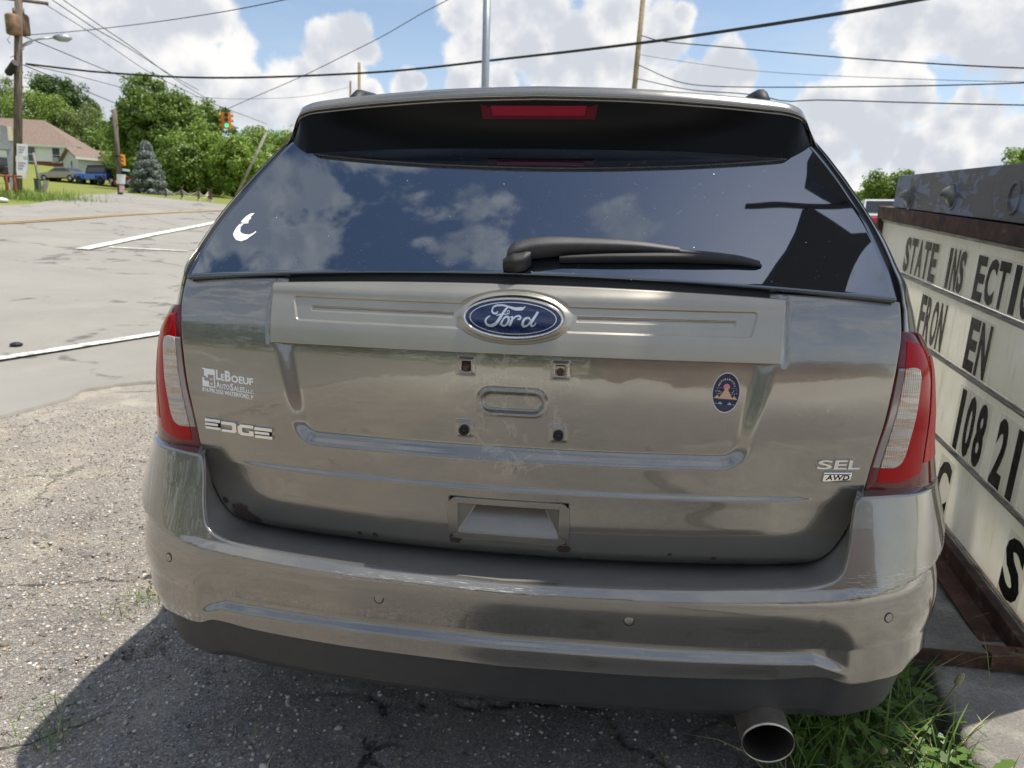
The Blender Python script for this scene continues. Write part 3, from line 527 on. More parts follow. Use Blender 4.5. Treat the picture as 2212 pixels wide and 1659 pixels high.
# --- liftgate handle ------------------------------------------------------
xs = np.linspace(-.124, .124, 150); zs = np.linspace(.683, .777, 90); Xh, Zh = np.meshgrid(xs, zs); dxy = sd_round(.124-np.abs(Xh), np.minimum(Zh-.683, .777-Zh), .02)
q = np.minimum(.104-np.abs(Xh), np.minimum(Zh-.699, .765-Zh)); pocket = np.minimum(np.minimum((Zh-.699)*.8, (.104-np.abs(Xh))*1.15+.004), .055)
pocket = np.where(q > 0, pocket+.002, 0)*sst(q, 0, .0022)
Yh = y_gate0(Xh, Zh)-.0095*sst(Zh, .66, .74)-.003+pocket
# rounded outline: pull the corners in
R = .02; ax_ = np.abs(Xh)-(.124-R); az_ = np.abs(Zh-.730)-(.047-R); cm = (ax_ > 0) & (az_ > 0); rr = np.hypot(ax_, az_); sc_ = np.where(cm, np.maximum(np.maximum(ax_, az_)/np.maximum(rr, 1e-9), 0), 1)
Xh = np.where(cm, np.sign(Xh)*(.124-R+ax_*sc_), Xh); Zh = np.where(cm, .730+np.sign(Zh-.730)*(.047-R+az_*sc_), Zh)
link('handle', gmesh(pad(np.stack([Xh, Yh, Zh], -1), (0, .03, 0), .0012)), mk('handle_paint', (.27, .255, .225), .38, .7, coat=.5, coat_rough=.1, fn=paint_fn(grime=.25)), gate)
# --- plate bolts ------------------------------------------------------------
for sg in (-1, 1):
    p = gate_pt(sg*.094, 1.043); nb = MB(); nb.box(p[0]-.0082, p[0]+.0082, p[1]-.004, p[1]+.02, 1.036, 1.0525)
    no = nb.build('plate_nut', M_nylon if sg > 0 else M_soot, gate); bb = MB(); bb.lathe([(.0075, .0), (.0075, -.005), (.006, -.007), (.0005, -.0075)], (p[0], p[1]-.002, 1.042), 1, 16); bb.build('rusty_bolt', M_rustbolt, gate, True)
    p = gate_pt(sg*.095, .915); bb = MB(); bb.lathe([(.0105, .004), (.0105, -.006), (.008, -.008), (.006, -.005), (.0045, -.005), (.0035, -.009), (.0004, -.0095)], (p[0], p[1], .915), 1, 20); bb.build('rubber_stop', M_seal, gate, True)
# --- wiper -------------------------------------------------------------------
def arm(pts, name, mat, parent, n=14):
    """tapered rounded bar along the glass: pts = (x, z, width, height above the glass)"""
    V = []; pts = np.asarray(pts, float); P_ = poly_resample(pts, 26)
    for x, z, wd, h in P_:
        c = np.array(gpt(x, z, 0)); up = np.array([0, -.646, .763]); vd = np.array([0, .763, .646])
        for k in range(n):
            a = 2*math.pi*k/n; V.append(c+up*(h*.38+h*.38*np.sign(math.sin(a))*abs(math.sin(a))**.6)+vd*(wd*.44*np.sign(math.cos(a))*abs(math.cos(a))**.6))
    F = [(i*n+k, i*n+(k+1) % n, (i+1)*n+(k+1) % n, (i+1)*n+k) for i in range(25) for k in range(n)]+[tuple(range(n)), tuple(25*n+k for k in range(n))]
    o = link(name, mesh(V, F, False), mat, parent); smooth_angle(o, 50); return o
M_wip = mk('wiper_plastic', (.028, .028, .03), .5, fn=var(80, .2, .0003, 1200))
wp = arm([(-.024, 1.249, .034, .034), (-.012, 1.254, .042, .048), (.03, 1.265, .044, .048), (.12, 1.272, .036, .042), (.22, 1.2735, .028, .036), (.316, 1.270, .018, .026)], 'wiper_arm', M_wip, suv)
arm([(-.030, 1.236, .02, .030), (-.006, 1.236, .038, .044), (.012, 1.240, .036, .044), (.024, 1.246, .02, .040)], 'wiper_base', M_seal, wp)
arm([(.08, 1.252, .012, .020), (.2, 1.2565, .016, .024), (.31, 1.2595, .018, .024), (.42, 1.2585, .016, .018), (.474, 1.254, .012, .010), (.478, 1.2535, .006, .006)], 'wiper_blade', M_seal, wp)
arm([(.308, 1.2695, .014, .023), (.36, 1.2675, .014, .020), (.43, 1.2625, .012, .018), (.474, 1.2565, .008, .012)], 'blade_cover', M_wip, wp)
# --- lettering and stickers -----------------------------------------------------
def gp(x, z, lift): return gate_pt(x, z, lift)
def chrome_poly(mb, polys, x0, w_, z0, h_, depth, slope=0.0):
    for po in polys: mb.prism([(x0+a*w_, z0+b*h_+slope*(x0+a*w_)) for a, b in po], lambda x, z: gate_pt(x, z, depth), lambda x, z: gate_pt(x, z, -.001))
rect = lambda a, b, c, d: [(a, b), (c, b), (c, d), (a, d)]
LET = {'E': [rect(0, .70, 1, 1), rect(0, .36, .84, .62), rect(0, 0, 1, .28)], 'D': [[(0, .70), (.62, .70), (.72, .62), (.72, .38), (.62, .28), (0, .28), (0, 0), (.85, 0), (1, .15), (1, .85), (.85, 1), (0, 1)]],
       'G': [[(1, 1), (.18, 1), (0, .82), (0, .18), (.18, 0), (1, 0), (1, .48), (.70, .48), (.70, .28), (.36, .28), (.29, .36), (.29, .64), (.36, .72), (1, .72)]]}
BACK = {'E': [rect(.02, .03, .86, .97)], 'D': [], 'G': []}
for i, (ch, xa_, wd) in enumerate((('E', -.686, .0405), ('D', -.6435, .0395), ('G', -.6015, .0405), ('E', -.5585, .043))):
    z0 = .8685-.0035*i*.6; mb = MB(); chrome_poly(mb, LET[ch], xa_, wd, z0, .0245, .006); o = mb.build('model_letter', M_chrome, gate); bevel(o, .0009, 2)
    if BACK[ch]: mb = MB(); chrome_poly(mb, BACK[ch], xa_, wd, z0, .0245, .0035); mb.build('letter_backing', M_gloss, gate)
for ch, x0_, x1_ in (('S', .604, .634), ('E', .638, .663), ('L', .667, .690)):
    v, f = fit_text(ch, x0_, x1_, .8655, .884, gp, .0045, .012, 1, .002); mb = MB(); mb.add(v, f); o = mb.build('trim_letter', M_chrome, gate); bevel(o, .0006, 1)
xs = np.linspace(.619, .674, 40); zs = np.linspace(.8385, .8575, 16); Xa, Za = np.meshgrid(xs, zs); Xa = Xa+(Za-.848)*.12; Ya = y_gate(Xa, Za)-.0035-.0018*(1-((Za-.848)/.0095)**2)
bd = link('drive_badge', gmesh(pad(np.stack([Xa, Ya, Za], -1), (0, .005, 0), .0006)), M_chrome, gate)
v, f = fit_text('AWD', .6245, .671, .8425, .8535, lambda x, z, l: (x, float(y_gate(x, z))-.0035-.0018*(1-((z-.848)/.0095)**2)-.0003-l, z), .0004, .012, 1, .002); mb = MB(); mb.add(v, f); mb.build('badge_lettering', M_gloss, gate)
# dealer sticker
st = MB(); SL = -.055
def tx(s, x0, x1, z0, z1, bold=.0): v, f = fit_text(s, x0, x1, z0+SL*(x0+.689), z1+SL*(x0+.689), gp, .0007, bold+.012, 1, 0, SL); st.add(v, f)
tx('L', -.652, -.6405, .9835, 1.0055, .02); tx('E', -.639, -.6305, .9835, .9985, .02); tx('B', -.629, -.6145, .9835, 1.0065, .02); tx('OEUF', -.613, -.5585, .9835, .9990, .02)
tx('A', -.652, -.6425, .9655, .9805, .008); tx('UTO', -.6415, -.6185, .9655, .9765, .006); tx('S', -.6165, -.6085, .9645, .9805, .008); tx('ALES,', -.6075, -.578, .963, .9765, .006); tx('LLC', -.5765, -.5585, .9655, .9735, .004)
tx('814.796.2555 WATERFORD, P', -.6895, -.5595, .9515, .9625, .012)
def pg(poly): st.prism([(a, b+SL*(a+.689)) for a, b in poly], lambda x, z: gate_pt(x, z, .0007), lambda x, z: gate_pt(x, z, 0))
pg([(-.688, 1.0045), (-.655, 1.0045), (-.655, .992), (-.6775, .992), (-.6775, .988), (-.6835, .988), (-.6835, 1.002), (-.688, 1.002)]); pg([(-.6885, .9645), (-.6715, .9645), (-.6715, .9775), (-.6835, .9775), (-.6835, .984), (-.6885, .984)])
pg([(-.6785, .992), (-.6735, .992), (-.6735, .985), (-.6785, .985)]); pg([(-.658, .992), (-.655, .992), (-.655, .9645), (-.658, .9645)]); pg([(-.6715, .9645), (-.658, .9645), (-.658, .967), (-.6715, .967)]); pg([(-.6675, .984), (-.6625, .984), (-.6625, .981), (-.6675, .981)]); pg([(-.6675, .974), (-.6625, .974), (-.6625, .9705), (-.6675, .9705)])
st.build('dealer_sticker', M_white, gate)
# oval sticker
oc = (.4165, 1.0115); OA, OB = .0272, .0400; TL_ = -.06
def ov(u, v, l): return gate_pt(oc[0]+u+v*.04, oc[1]+v-u*.05, l)
def ovpoly(mat, polys, name, lift, parent):
    mb = MB()
    for po in polys: mb.add([ov(a*OA, b*OB, lift) for a, b in po], [tuple(range(len(po)))])
    return mb.build(name, mat, parent)
ell = lambda k, n_=48, cx=0, cy=0, ky=None: [(cx+k*math.cos(a), cy+(ky or k)*math.sin(a)) for a in np.linspace(0, 2*math.pi, n_, endpoint=False)]
mb = MB(); mb.prism([(a*OA, b*OB) for a, b in ell(1.0)], lambda u, v: ov(u, v, .0008), lambda u, v: ov(u, v, 0)); ovs = mb.build('oval_sticker', mk('sticker_rim', (.6, .6, .6), .4), gate)
ovpoly(mk('sticker_navy', (.010, .014, .060), .3), [ell(.945)], 'sticker_print', .0010, ovs)
ovpoly(mk('sticker_pink', (.62, .22, .28), .4), [ell(.235, 30, .0, .29, .16)], 'sticker_print', .0012, ovs)
ovpoly(mk('sticker_sand', (.62, .40, .26), .4), [[(0, .28), (.52, -.30), (-.52, -.30)], [(-.60, -.11), (-.42, -.29), (-.84, -.29)], [(.60, -.13), (.84, -.30), (.42, -.30)]], 'sticker_print', .0013, ovs)
ovpoly(mk('sticker_blue', (.22, .50, .66), .4), [[(-.35, -.44), (-.17, -.57), (-.53, -.57)], [(.33, -.45), (.51, -.58), (.15, -.58)], [(-.64, -.50), (-.56, -.56), (-.72, -.56)], [(.62, -.53), (.70, -.58), (.54, -.58)]], 'sticker_print', .0012, ovs)
ovpoly(mk('sticker_line', (.16, .10, .20), .4), [[(-.8, -.335), (.8, -.335), (.8, -.32), (-.8, -.32)], [(-.75, .22), (-.32, .22), (-.32, .26), (-.75, .26)], [(.34, .22), (.77, .22), (.77, .26), (.34, .26)]]+[rect(-.5+.05*i, -.66-.06*i, .5-.05*i, -.65-.06*i) for i in range(4)], 'sticker_print', .0011, ovs)
dots = []
for _ in range(26):
    a, b = random.uniform(.3, .78)*random.choice((-1, 1)), random.uniform(-.08, .18); k = random.uniform(.014, .034); dots.append(ell(k, 8, a, b, k*.68))
mb = MB(); [mb.add([ov(a*OA, b*OB, .0012) for a, b in po], [tuple(range(len(po)))]) for po in dots]
for i, ch in enumerate('NATUREBACKS'):
    an = math.radians(168-i*15.6); v, f = text_geo(ch, .01); v = (v-(v.min(0)+v.max(0))/2)*.0050; ca, sa = math.cos(an-math.pi/2), math.sin(an-math.pi/2); cx, cy = .0155*math.cos(an), .011+.0158*math.sin(an)
    mb.add([ov(cx+a*ca-b*sa, cy+a*sa+b*ca, .0012) for a, b in v], f)
mb.build('sticker_lettering', mk('sticker_white', (.75, .75, .8), .4), ovs)
# crescent decal on the glass
mo_ = [(582,870),(560,872),(530,890),(505,915),(498,925),(520,930),(490,938),(470,960),(458,980),(450,1000),(457,1018),(470,1035),(500,1042),(535,1030),(560,1010),(572,1003),(592,985),(590,980),(575,992),(550,1002),(525,1000),(505,994),(492,980),(495,955),(515,934),(540,932),(545,915),(556,905),(560,890)]
def r1(x, y): return ((400+x/2.4578)/1.1573, (180+y/2.4578)/1.1573)
def on_glass(px, py):
    d = ray(px, py); t = 1.5
    for _ in range(40): X = CAM+t*d; t -= (X[1]-float(y_glass(X[0], X[2])))/(d[1]-1.18*d[2])
    return X
pts = [on_glass(*r1(*q)) for q in mo_]; mb = MB(); mb.prism([(q[0], q[2]) for q in pts], lambda x, z: gpt(x, z, .0015), lambda x, z: gpt(x, z, 0)); mb.build('crescent_decal', M_white, glass)
# ================================================================== GROUND
TR = ([0, 4.5, 7, 10, 14, 20, 33, 44, 60, 74, 86, 100, 118, 150, 400], [0, .0, .12, .36, .72, 1.25, 2.45, 3.05, 4.05, 4.9, 5.7, 8.2, 10.0, 14.0, 14.0])
def T(x, y):
    """lie of the land: the lot is level, the road and the hill beyond it climb"""
    x = np.asarray(x, float); y = np.asarray(y, float); dx = x-.17; dy = y+1.29; rr = np.hypot(dx, dy); az = np.degrees(np.arctan2(dx, dy))
    return interp(rr, *TR)*np.interp(az, [-60, -38, -33, -27, -20, -10, 15, 60], [1.06, 1.04, 1.02, .98, .92, .85, .65, .65])*np.clip((y+8)/10, 0, 1)
def onT(px, py):
    d = ray(px, py); t = np.concatenate([np.arange(.5, 20, .01), np.arange(20, 200, .05)]); X = CAM+t[:, None]*d; i = int(np.argmax(X[:, 2] < T(X[:, 0], X[:, 1]))); return X[i]
def vnoise(x, y, seed=0):
    """smooth value noise on numpy arrays"""
    r = np.random.default_rng(seed).random((257, 257)); xi = np.floor(x).astype(int); yi = np.floor(y).astype(int); fx = x-xi; fy = y-yi; fx = fx*fx*(3-2*fx); fy = fy*fy*(3-2*fy); g = lambda i, j: r[i % 257, j % 257]
    return (g(xi, yi)*(1-fx)+g(xi+1, yi)*fx)*(1-fy)+(g(xi, yi+1)*(1-fx)+g(xi+1, yi+1)*fx)*fy
def fbm(x, y, o=4, seed=0): return sum(vnoise(x*2**i+17*i, y*2**i+5*i, seed+i)*.5**i for i in range(o))/sum(.5**i for i in range(o))
def crack(x, y):
    """0 away from a crack, 1 in its middle"""
    wx = x+.22*(fbm(x*3, y*3, 4, 11)-.5)*2; wy = y+.22*(fbm(x*3+40, y*3, 4, 12)-.5)*2; out = np.zeros_like(x)
    pts = np.random.default_rng(3).random((46, 2))*np.array([7.0, 4.5])+np.array([-4.2, -.8]); dist = np.sort(np.stack([np.hypot(wx-a, (wy-b)*1.2) for a, b in pts]), axis=0)
    w = .012+.02*fbm(x*2, y*2, 3, 14); return sst(dist[1]-dist[0], w, w*.2)*sst(fbm(x*1.1, y*1.1, 3, 15), .42, .56)
gx = np.r_[-400, -250, -170, -120, -90, -70, -55, -45, -38, -32, -27, -23, -19.5, -16.5, -14, -12, -10, -8.5, -7.2, -6.2, -5.4, np.arange(-4.8, -4.2, .12), np.arange(-4.2, 2.2, .016), np.arange(2.2, 3.4, .2), 4, 5, 6.5, 8.5, 11, 14, 18, 23, 29, 36, 45, 58, 75, 100, 150, 250, 400]
gy = np.r_[-300, -150, -80, -50, -35, -25, -18, -13, -9, -6.5, -4.5, -3.2, -2.2, -1.5, np.arange(-1.0, -.2, .1), np.arange(-.2, 3.2, .016), np.arange(3.2, 5, .12), 5.3, 5.9, 6.7, 7.7, 9, 10.5, 12.5, 15, 18, 21.5, 25.5, 30, 35, 41, 48, 56, 65, 76, 90, 110, 140, 190, 260, 400]
GX, GY = np.meshgrid(gx, gy); GZ = T(GX, GY); near = sst(GX, -4.2, -3.8)*sst(GX, 2.2, 1.8)*sst(GY, -.2, .1)*sst(GY, 3.2, 2.8)
CK = crack(GX, GY)
GZ = GZ+near*(.022*(fbm(GX*1.3, GY*1.3, 4, 5)-.5)+.010*(fbm(GX*9, GY*9, 3, 6)-.5)+.006*(fbm(GX*34, GY*34, 2, 8)-.5)-.026*CK)
def ground_fn(t, b, co):
    X, Y, Z = t.sep(co); low = t.noise(co, 1.1, 6, .65, .4); mid = t.noise(co, 5.0, 6, .7); fine = t.noise(co, 150.0, 4, .7)
    tar = t.ss(t.m('ADD', t.m('MULTIPLY_ADD', X, .12, .55), t.m('MULTIPLY', t.m('SUBTRACT', low, .5), 1.3)), .25, .62)           # tar shows towards the car, loose stone towards the road
    v = t.new('ShaderNodeTexVoronoi'); t.put(v, 'Vector', t.vm('ADD', co, t.vm('SCALE', t.noise(co, 30.0), (0, 0, 0)))); v.inputs['Scale'].default_value = 74.0
    sc = t.sep(v.outputs['Color']); stone = t.ramp(sc[0], [(0, (0.251, 0.226, 0.200)), (.25, (0.502, 0.427, 0.352)), (.5, (0.777, 0.652, 0.502)), (.68, (0.800, 0.777, 0.628)), (.82, (0.800, 0.800, 0.800)), (.93, (0.800, 0.552, 0.327)), (1, (0.800, 0.800, 0.800))])
    v2 = t.new('ShaderNodeTexVoronoi'); t.put(v2, 'Vector', co); v2.inputs['Scale'].default_value = 190.0; s2 = t.sep(v2.outputs['Color'])
    grit = t.ramp(s2[1], [(0, (0.138, 0.130, 0.127)), (.5, (0.352, 0.327, 0.288)), (.8, (0.603, 0.526, 0.439)), (1, (0.800, 0.800, 0.800))])
    tarc = t.mix(t.ss(t.voro(co, 105.0), .26, .18), t.mix(t.ss(mid, .3, .7), (0.214, 0.206, 0.200), (0.401, 0.381, 0.355)), stone); tarc = t.mix(.38, tarc, grit)
    dust = t.mix(t.ss(mid, .35, .7), (0.753, 0.640, 0.488), (0.800, 0.777, 0.615))
    gcol = t.mix(t.ss(t.noise(co, 3.2, 5, .6), .46, .62), t.mix(.45, stone, grit), dust)
    cg = t.mix(t.ss(v.outputs[0], .50, .30), t.mix(.5, gcol, (0.401, 0.352, 0.301)), gcol)
    col = t.mix(tar, cg, tarc); col = t.mix(t.m('MULTIPLY', t.ss(fine, .35, .7), .22), col, (0.127, 0.121, 0.113))
    nz = t.new('ShaderNodeTexNoise', k2=2.2, k3=5.0); t.put(nz, 0, co); dv = t.new('ShaderNodeVectorMath', operation='MULTIPLY_ADD'); t.put(dv, 0, nz.outputs[1]); dv.inputs[1].default_value = (.7, .7, 0); t.put(dv, 2, co)
    ck = t.voro(dv.outputs[0], 1.25, 'DISTANCE_TO_EDGE'); ck = t.m('MULTIPLY', t.ss(ck, .017, .004), t.ss(t.noise(co, 1.7, 4, .6), .47, .60)); col = t.mix(t.m('MULTIPLY', ck, .8), col, (.035, .032, .03))
    far = t.ss(t.vm('LENGTH', co), 5.0, 12.0); grav = t.mix(mid, (0.652, 0.589, 0.502), (0.800, 0.800, 0.716)); grass = t.mix(t.noise(co, .35, 5, .6), (.15, .19, .035), (.26, .265, .07))
    isg = t.ss(t.m('ADD', t.vm('LENGTH', co), t.m('MULTIPLY', low, 8.0)), 26.0, 30.0)
    col = t.mix(far, col, t.mix(isg, grav, grass))
    t.put(b, 'Base Color', col); t.put(b, 'Roughness', .9); t.put(b, 'Specular IOR Level', .25)
    h = t.m('ADD', t.m('MULTIPLY', t.ss(v.outputs[0], .55, .1), .55), t.m('MULTIPLY', t.noise(co, 380.0, 3, .7), .5)); t.put(b, 'Normal', t.bump(h, .006, t.m('SUBTRACT', 1.0, far)))
M_ground = mk('worn_asphalt_and_gravel', (.2, .18, .15), .9, fn=ground_fn)
link('ground', npmesh(np.stack([GX, GY, GZ], -1).reshape(-1, 3), gfaces(len(gy), len(gx), True), True), M_ground, kind='structure')
def gz(x, y):
    """height of the built ground, relief included"""
    i = np.clip(np.searchsorted(gx, x)-1, 0, len(gx)-2); j = np.clip(np.searchsorted(gy, y)-1, 0, len(gy)-2); fx = np.clip((x-gx[i])/(gx[i+1]-gx[i]), 0, 1); fy = np.clip((y-gy[j])/(gy[j+1]-gy[j]), 0, 1)
    return (GZ[j, i]*(1-fx)+GZ[j, i+1]*fx)*(1-fy)+(GZ[j+1, i]*(1-fx)+GZ[j+1, i+1]*fx)*fy
# loose stones on the lot
def islands_mat(name, stops, rough=.85, extra=None, **kw):
    def fn(t, b, co):
        r = t.new('ShaderNodeNewGeometry').outputs['Random Per Island']; t.put(b, 'Base Color', t.ramp(r, stops))
        if extra: extra(t, b, co, r)
    return mk(name, (.2, .2, .2), rough, fn=fn, **kw)
M_peb = islands_mat('pebbles', [(0, (0.095, 0.088, 0.081)), (.2, (0.230, 0.189, 0.149)), (.4, (0.405, 0.338, 0.257)), (.58, (0.513, 0.459, 0.378)), (.72, (0.324, 0.311, 0.311)), (.85, (0.702, 0.648, 0.567)), (.93, (0.42, 0.32, 0.23)), (1, (0.800, 0.800, 0.783))], .7)
N = 42000; px_ = rng.uniform(-4.0, 2.0, N*2); py_ = rng.uniform(-.2, 3.3, N*2); keep = rng.random(N*2) < np.clip(.95*fbm(px_*1.6+9, py_*1.6, 4, 31)**2*2.6*sst(px_, .6, -1.6)+.42*fbm(px_*3, py_*3, 3, 33)**2*2, 0, 1); px_, py_ = px_[keep], py_[keep]; N = len(px_)
from mathutils import noise as _n
ico = bmesh.new(); bmesh.ops.create_icosphere(ico, subdivisions=1, radius=1); IV = np.array([v.co[:] for v in ico.verts]); IF = np.array([[v.index for v in f.verts] for f in ico.faces]); ico.free()
sz = .0025+.0062*rng.random(N)**2.1; sz *= np.where(rng.random(N) < .02, 1.7, 1); A3 = rng.normal(0, 1, (N, 3, 3)); Qr = np.linalg.qr(A3)[0]; scl = sz[:, None]*np.stack([np.ones(N), rng.uniform(.6, 1, N), rng.uniform(.4, .7, N)], -1)
PV = IV[None]*scl[:, None]*(1+rng.normal(0, .10, (N, len(IV), 1))); ang = rng.uniform(0, 6.28, N); ca, sa = np.cos(ang), np.sin(ang); PV = np.stack([PV[..., 0]*ca[:, None]-PV[..., 1]*sa[:, None], PV[..., 0]*sa[:, None]+PV[..., 1]*ca[:, None], PV[..., 2]], -1)
PV += np.stack([px_, py_, gz(px_, py_)+scl[:, 2]*.25], -1)[:, None]
PFc = IF[None]+(np.arange(N)*len(IV))[:, None, None]
link('gravel', npmesh(PV.reshape(-1, 3), PFc.reshape(-1, 3), True), M_peb, kind='stuff')
# ================================================================== concrete slab, rusty trailer tongue
def conc_fn(t, b, co):
    n = t.noise(co, 4.0, 7, .7); f = t.noise(co, 120.0, 4, .7); col = t.mix(t.ss(n, .35, .68), (.22, .205, .18), (.46, .43, .36)); col = t.mix(t.m('MULTIPLY', t.ss(f, .45, .7), .5), col, (.09, .085, .08)); col = t.mix(t.ss(t.voro(co, 110.0), .16, .10), col, (.5, .46, .4))
    t.put(b, 'Base Color', col); t.put(b, 'Normal', t.bump(f, .004))
M_conc = mk('weathered_concrete', (.3, .28, .24), .9, fn=conc_fn)
ns, mt = 90, 160; ee = np.linspace(-2.0, 4.2, mt); dd = np.r_[0, .012, .03, .05, np.linspace(.08, 3.2, ns-4)]
E0 = 1.175+.1327*(ee-.80)+.018*(fbm(ee*4, ee*0+3, 4, 41)-.5)+.008*(fbm(ee*25, ee*0, 2, 42)-.5)
X_ = E0[None]+dd[:, None]; Y_ = np.repeat(ee[None], ns, 0); Z_ = .098+.012*(fbm(X_*3, Y_*3, 4, 43)-.5)-.016*np.exp(-dd/.012)[:, None]*(0.5+fbm(Y_*8, Y_*0, 3, 44))+.0*X_
face = [np.stack([E0-.006, ee, np.full(mt, -.06)], -1), np.stack([E0-.004+.006*(fbm(ee*30, ee*0, 2, 45)-.5), ee, np.full(mt, .03)], -1), np.stack([E0-.001, ee, Z_[0]-.015], -1)]
link('concrete_slab', gmesh(np.concatenate([np.stack(face), np.stack([X_, Y_, Z_], -1)]), True), M_conc, kind='structure')
def rust_fn(t, b, co):
    n = t.noise(co, 14.0, 7, .75); t.put(b, 'Base Color', t.ramp(n, [(.30, (.030, .018, .014)), (.45, (.075, .036, .022)), (.58, (.13, .062, .034)), (.66, (.19, .15, .12)), (.75, (.07, .05, .04))])); t.put(b, 'Normal', t.bump(t.noise(co, 90.0, 5, .7), .002))
M_rust = mk('rusty_steel', (.08, .04, .03), .85, fn=rust_fn)
tg = MB(); tg.box(1.02, 1.36, .755, .762, .104, .150); tg.box(1.02, 1.36, .762, .805, .104, .110); tg.box(1.33, 2.0, .740, .7545, .110, .156); tg.box(1.33, 2.0, .755, .80, .1505, .1565)
tgo = tg.build('trailer_tongue', M_rust, label='rusty angle iron lying on the concrete under the marquee sign', cat='steel beam')
for x in (1.10, 1.22, 1.42, 1.62): bb = MB(); bb.lathe([(.011, 0), (.011, .008), (.0, .009)], (x, .775, .110 if x < 1.33 else .1565), 2, 8); bb.build('bolt', M_rust, tgo)
# ================================================================== MARQUEE SIGN
E1 = np.array([.08, 1.0, .09]); E2 = np.array([0, -.09, 1.0]); EN = np.cross(E2, E1); EN /= np.linalg.norm(EN); EN = EN if EN[0] < 0 else -EN   # EN points to the lot
def mp(s, w, o=0.0): return np.array([1.42, 0, 0])+E1*s+E2*w+EN*o
def m_sw(px, py):
    d = ray(px, py); nn = EN; t = ((np.array([1.42, 0, 0])-CAM)@nn)/(d@nn); X = CAM+t*d-np.array([1.42, 0, 0]); M = np.linalg.lstsq(np.stack([E1, E2], -1), X, rcond=None)[0]; return M
mq = empty('marquee_sign', (1.5, 1.9, .1), 'old portable letter sign with changeable black letters and rusty frame', 'sign')
MQ = np.array([1.5, 1.9, .1])
def mbox(mb, s0, s1, w0, w1, o0, o1): mb.add([mp(s, w, o)-MQ for o in (o0, o1) for s, w in ((s0, w0), (s1, w0), (s1, w1), (s0, w1))], BOXF)
def plas_fn(t, b, co):
    X, Y, Z = t.sep(co); n = t.noise(co, 6.0, 6, .65); st = t.noise(t.vm('MULTIPLY', co, (9, 9, 1.3)), 5.0, 5, .65)
    col = t.mix(t.ss(n, .35, .7), (.88, .86, .76), (.93, .91, .84)); col = t.mix(t.m('MULTIPLY', t.ss(st, .56, .72), .45), col, (.55, .47, .33))
    t.put(b, 'Base Color', col); t.put(b, 'Normal', t.bump(t.m('SINE', t.m('MULTIPLY', t.m('ADD', Z, t.m('MULTIPLY', Y, -.09)), 800.0)), .0004))
M_plas = mk('yellowed_sign_plastic', (.7, .68, .58), .35, fn=plas_fn)
def transl(m, k):
    t = NT(m.node_tree); b = t.n['Principled BSDF']; tr = t.new('ShaderNodeBsdfTranslucent'); t.put(tr, 'Color', b.inputs['Base Color'].links[0].from_socket); mx = t.new('ShaderNodeMixShader'); mx.inputs[0].default_value = k; out = [n for n in t.n if n.type == 'OUTPUT_MATERIAL'][0]; t.l.new(b.outputs[0], mx.inputs[1]); t.l.new(tr.outputs[0], mx.inputs[2]); t.l.new(mx.outputs[0], out.inputs[0])
transl(M_plas, .6)
def rail_fn(t, b, co): n = t.noise(t.vm('MULTIPLY', co, (2, 1, 14)), 8.0, 6, .7); t.put(b, 'Base Color', t.ramp(n, [(.35, (.10, .085, .06)), (.5, (.32, .29, .23)), (.7, (.55, .52, .44))]))
M_rail = mk('dirty_clear_track', (.4, .37, .3), .4, fn=rail_fn)
S0, S1 = .74, 3.04; ROW = [.100, .390, .695, .953, 1.188]
for i in range(4):
    for k in range(2):
        mb = MB(); sa_, sb_ = (S0, 1.86) if k == 0 else (1.8605, S1); mbox(mb, sa_, sb_, ROW[i]+.004, ROW[i+1]-.004, -.01, 0); mb.build('sign_panel', M_plas, mq)
for i, w_ in enumerate(ROW):
    mb = MB(); mbox(mb, S0, S1, w_-.016, w_+.002, .001, .010); mbox(mb, S0, S1, w_-.007, w_-.003, .010, .016); mb.build('letter_track', M_rail, mq)
mb = MB(); mbox(mb, S0-.03, S1+.03, 1.189, 1.2535, -.10, .030); mo = mb.build('top_rail', M_rust, mq); bevel(mo, .004)
mb = MB(); mbox(mb, S0-.03, S1+.03, .005, .075, -.10, .03); mbox(mb, S0-.03, S1+.03, .005, .012, .03, .10); mb.build('bottom_rail', M_rust, mq)
for s_ in (S0-.03, S1-.0): mb = MB(); mbox(mb, s_, s_+.035, .075, 1.19, -.10, .028); mb.build('end_post', M_rust, mq)
for s_ in (1.0, 2.7): mb = MB(); mbox(mb, s_, s_+.06, -.20, .005, -.09, .02); mb.build('support_leg', M_rust, mq)
def hd_fn(t, b, co):
    n = t.noise(t.vm('MULTIPLY', co, (3, 1.6, 4)), 3.2, 5, .6, .8); f = t.noise(t.vm('MULTIPLY', co, (8, 8, 1)), 9.0, 4, .6)
    col = t.mix(t.ss(n, .50, .56), (.135, .115, .108), (.20, .23, .29)); col = t.mix(t.m('MULTIPLY', t.ss(f, .5, .7), .35), col, (.07, .06, .055)); t.put(b, 'Base Color', col); t.put(b, 'Roughness', t.m('MULTIPLY_ADD', n, .4, .35))
M_hd = mk('flaking_painted_sheet', (.15, .14, .14), .5, fn=hd_fn)
a0, a1 = m_sw(1935, 461)[0], m_sw(1950, 380)
hdr = MB(); n_ = 24; sl = np.linspace(0, 1, n_)
bt = [(S0, 1.262)] + [(a0, 1.256)]; tp = [(a1[0], a1[1]), (S0, 1.475)]
hdr.add([mp(s, w, o)-MQ for o in (.02, -.14) for s, w in bt+tp], [(0, 1, 2, 3), (7, 6, 5, 4), (0, 4, 5, 1), (1, 5, 6, 2), (2, 6, 7, 3), (3, 7, 4, 0)])
ho = hdr.build('header_box', M_hd, mq); bevel(ho, .004)
M_hood = mk('weathered_bulb_hood', (.22, .22, .20), .4, .3, fn=var(20, .5)); 
